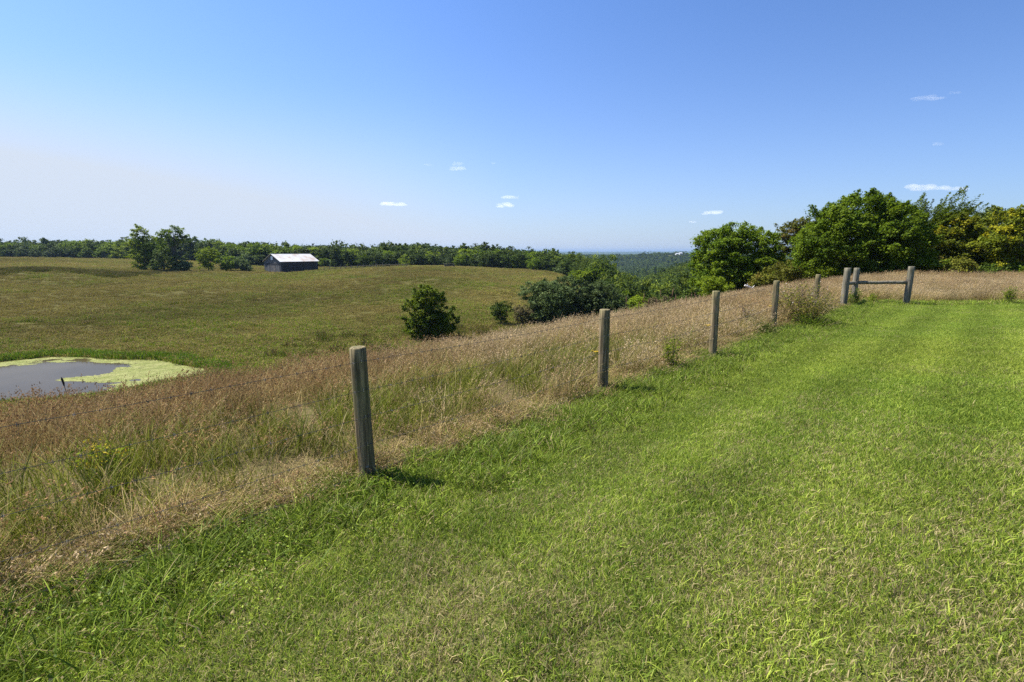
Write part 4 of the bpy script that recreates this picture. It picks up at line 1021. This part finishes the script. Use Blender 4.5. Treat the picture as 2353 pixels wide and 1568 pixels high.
def plants():
    weed_plant('flowering_bush', 'dry flowering bush with faded pinkish heads, growing against two of the far fence posts', 'weed bush', g3(8.75, 14.9), 1.38, 1.95, 170, 'leaf_olive', .055, 4600, 801, 'flower_heads', 'pinkseed', 1500, None, .03)
    weed_plant('leafy_weed', 'dark leafy weed clump at the foot of the dry flowering bush', 'weed', g3(8.6, 14.2), .45, 1.5, 60, 'leaf_mid', .06, 900, 802)
    weed_plant('flowering_weed', 'small pale flowering weed just left of the fourth fence post', 'weed', g3(6.45, 13.5), .75, .6, 30, 'leaf_olive', .045, 420, 803, 'flower_heads', 'pinkseed', 260, None, .03)
    weed_plant('bramble', 'dark bramble clump at the foot of the fourth fence post', 'bramble', g3(6.55, 12.75), .38, .85, 50, 'leaf_dark', .055, 700, 804)
    weed_plant('feathery_weed', 'tall feathery green weed between the second and third fence posts', 'weed', g3(2.95, 8.95), .78, .34, 16, 'leaf_lime', .045, 620, 805, lean=(-.05, 0))
    weed_plant('leafy_weed', 'dark green weed at the foot of the tall feathery one', 'weed', g3(3.1, 8.75), .2, .4, 20, 'leaf_dark', .045, 240, 806)
    weed_plant('leafy_weed', 'dark tuft hugging the foot of the second fence post', 'weed', g3(1.62, 7.33), .2, .42, 24, 'leaf_dark', .05, 260, 807)
    weed_plant('leafy_weed', 'leafy green clump at the foot of the nearest fence post', 'weed', g3(-1.13, 4.30), .17, .5, 30, 'leaf_mid', .035, 480, 808)
    weed_plant('leafy_weed', 'green weed clump inside the corner brace', 'weed', g3(13.75, 20.0), .75, .75, 40, 'leaf_mid', .06, 800, 809)
    weed_plant('upright_weed', 'bright upright weed under the long rail of the corner brace', 'weed', g3(14.95, 20.6), .62, .28, 14, 'leaf_lime', .06, 300, 810)
    weed_plant('upright_weed', 'bright green upright weed by itself at the far fence near the right edge', 'weed', g3(20.65, 20.7), .85, .5, 26, 'leaf_lime', .07, 560, 811, lean=(.1, 0))
    weed_plant('goldenrod', 'yellow flowered weed in the green part of the tall grass at left', 'weed', g3(-3.95, 4.55), .5, .5, 30, 'leaf_lime', .04, 420, 812, 'flower_heads', 'goldflower', 220, None, .02)
    # dead mullein stalk
    x, y = -7.25, 7.9; r_ = empty('dead_stalk', g3(x, y)); tag(r_, 'single dark dead flower stalk sticking up in front of the pond', 'dead plant')
    m = MB(); m.tube([(0, 0, -.05), (-.03, 0, .5), (-.08, 0, .87)], [.007, .006, .005], 6); m.build('stem', M['drystem'], r_)
    m = MB(); m.tube([(-.08, 0, .86), (-.085, 0, .91), (-.10, 0, .98), (-.105, 0, 1.01)], [.008, .017, .014, .004], 8, True, .4, random.Random(4)); m.build('seed_head', plain('dark_seed_head', (.035, .028, .022), .9, .1), r_)
    # tall dry stalks
    rr = random.Random(12)
    lab = 'tall reddish dry weed stalk in the tan grass between second and third posts'
    for k in range(11):
        px = 1440 + k * 16 + rr.uniform(-6, 6); D = rr.uniform(15.5, 18.5); a, _ = ray(px, 720); x = a * D
        r_ = empty('dry_stalk', g3(x, D)); tag(r_, lab, 'dry stalk', 'tall dry stalks in the tan grass'); h = rr.uniform(.85, 1.2); l = rr.uniform(-.05, .12)
        m = MB(); m.tube([(0, 0, 0), (l * .3, 0, h * .5), (l, 0, h)], [.006, .005, .003], 5); m.build('stem', M['drystem'], r_)
        m = MB(); m.tube([(l * .75, 0, h * .8), (l * .9, 0, h * .92), (l * 1.05, 0, h * 1.03)], [.008, .016, .004], 6, True, .4, rr); m.build('seed_head', M['drystem'], r_)
    # bleached fallen branch
    a, _ = ray(1724, 662); D = 31.0; x = a * D; r_ = empty('fallen_branch', (x, D, ray(1724, 664)[1] * D + EYE - .1)); tag(r_, 'bleached fallen branch poking out of the tan grass before the round tree', 'branch')
    m = MB(); m.tube([(-.35, 0, .32), (-.1, 0, .22), (.2, .1, .10), (.55, .2, -.25)], [.05, .06, .07, .05], 8, True, .2, rr); m.build('limb', M['bleached'], r_)
    m = MB(); m.tube([(-.1, 0, .22), (-.22, -.05, .42)], [.035, .012], 6); m.tube([(.15, .1, .12), (.3, .1, .3)], [.03, .012], 6); m.build('twig', M['bleached'], r_)
M['bleached'] = plain('bleached_wood', (.62, .58, .53), .8, .2, 0, .2)
plants()

# ---------------------------------------------------------------- haze and clouds
def haze():
    m = MB(); m.box(-17500, 17500, -17500, 17500, -140, 60)
    t = bpy.data.materials.new('air_haze'); t.use_nodes = True; n = t.node_tree; n.nodes.clear()
    o = n.nodes.new('ShaderNodeOutputMaterial'); v = n.nodes.new('ShaderNodeVolumePrincipled')
    v.inputs['Color'].default_value = (.31, .45, .70, 1); v.inputs['Density'].default_value = 8.5e-5; v.inputs['Anisotropy'].default_value = .2
    n.links.new(v.outputs[0], o.inputs['Volume'])
    tag(m.build('haze', t), kind='stuff', label='thin blue haze over the far hills')
haze()

def clouds():
    t = bpy.data.materials.new('cloud_vapour'); t.use_nodes = True; n = t.node_tree; n.nodes.clear()
    o = n.nodes.new('ShaderNodeOutputMaterial'); v = n.nodes.new('ShaderNodeVolumePrincipled')
    v.inputs['Color'].default_value = (.97, .97, .97, 1); v.inputs['Density'].default_value = .0024; v.inputs['Anisotropy'].default_value = .3
    n.links.new(v.outputs[0], o.inputs['Volume'])
    C = [(1050, 378, 26, 12, .16, 'upper half of the highest puffy white cloud pair in mid sky'), (1052, 389, 40, 13, .16, 'lower and wider half of the highest puffy white cloud pair in mid sky'),
         (1173, 455, 44, 11, .1, 'thin white cloud right of centre, upper of a close pair'), (1161, 473, 42, 15, .1, 'white cloud right of centre, lower and fuller of a close pair'),
         (902, 470, 58, 12, .1, 'flat white cloud low in the sky, right of and above the barn'), (1633, 490, 50, 11, .09, 'flat white cloud above the valley, left of the round tree'),
         (2120, 433, 70, 20, .1, 'largest white cloud, just above the tallest tree'), (2185, 434, 66, 12, .1, 'thin cloud streak touching the right end of the largest cloud'),
         (2130, 227, 72, 9, .2, 'faint long cloud wisp high at the right'), (2192, 214, 28, 8, .2, 'short faint cloud wisp high at the far right'),
         (2155, 332, 26, 10, .15, 'tiny faint cloud between the two high wisps and the largest cloud'), (982, 379, 18, 6, .16, 'tiny faint cloud left of the highest middle puffs'),
         (1134, 376, 12, 7, .16, 'speck of cloud right of the highest middle puffs'), (1591, 511, 18, 7, .08, 'tiny cloud low above the valley')]
    import bmesh
    for k, (px, py, wd, ht, _, lab) in enumerate(C):
        a, e = ray(px, py); D = min(1500 / e, 21000); p = Vector((a * D, D, e * D + EYE)); sw = wd * D / FPX * .5; sh = ht * D / FPX * .5
        bm = bmesh.new(); bmesh.ops.create_icosphere(bm, subdivisions=5, radius=1); rr = random.Random(900 + k)
        lob = [(Vector((rr.uniform(-.75, .75), rr.uniform(-.5, .5), rr.uniform(-.35, .5))), rr.uniform(.16, .42)) for _ in range(26)]
        for vtx in bm.verts:
            d = vtx.co.normalized(); best = .18
            for c, r_ in lob:
                b_ = d.dot(c); q = b_ * b_ - c.length_squared + r_ * r_
                if q > 0: best = max(best, b_ + math.sqrt(q))
            z = best * d.z; vtx.co = Vector((d.x * best * sw, d.y * best * sw * .6, (z if z > 0 else z * .75) * sh * 1.25))
        me = bpy.data.meshes.new('cloud'); bm.to_mesh(me); bm.free()
        c = obj('cloud', me, t, None, p); tag(c, lab, 'cloud', 'small clouds in the blue sky')
clouds()
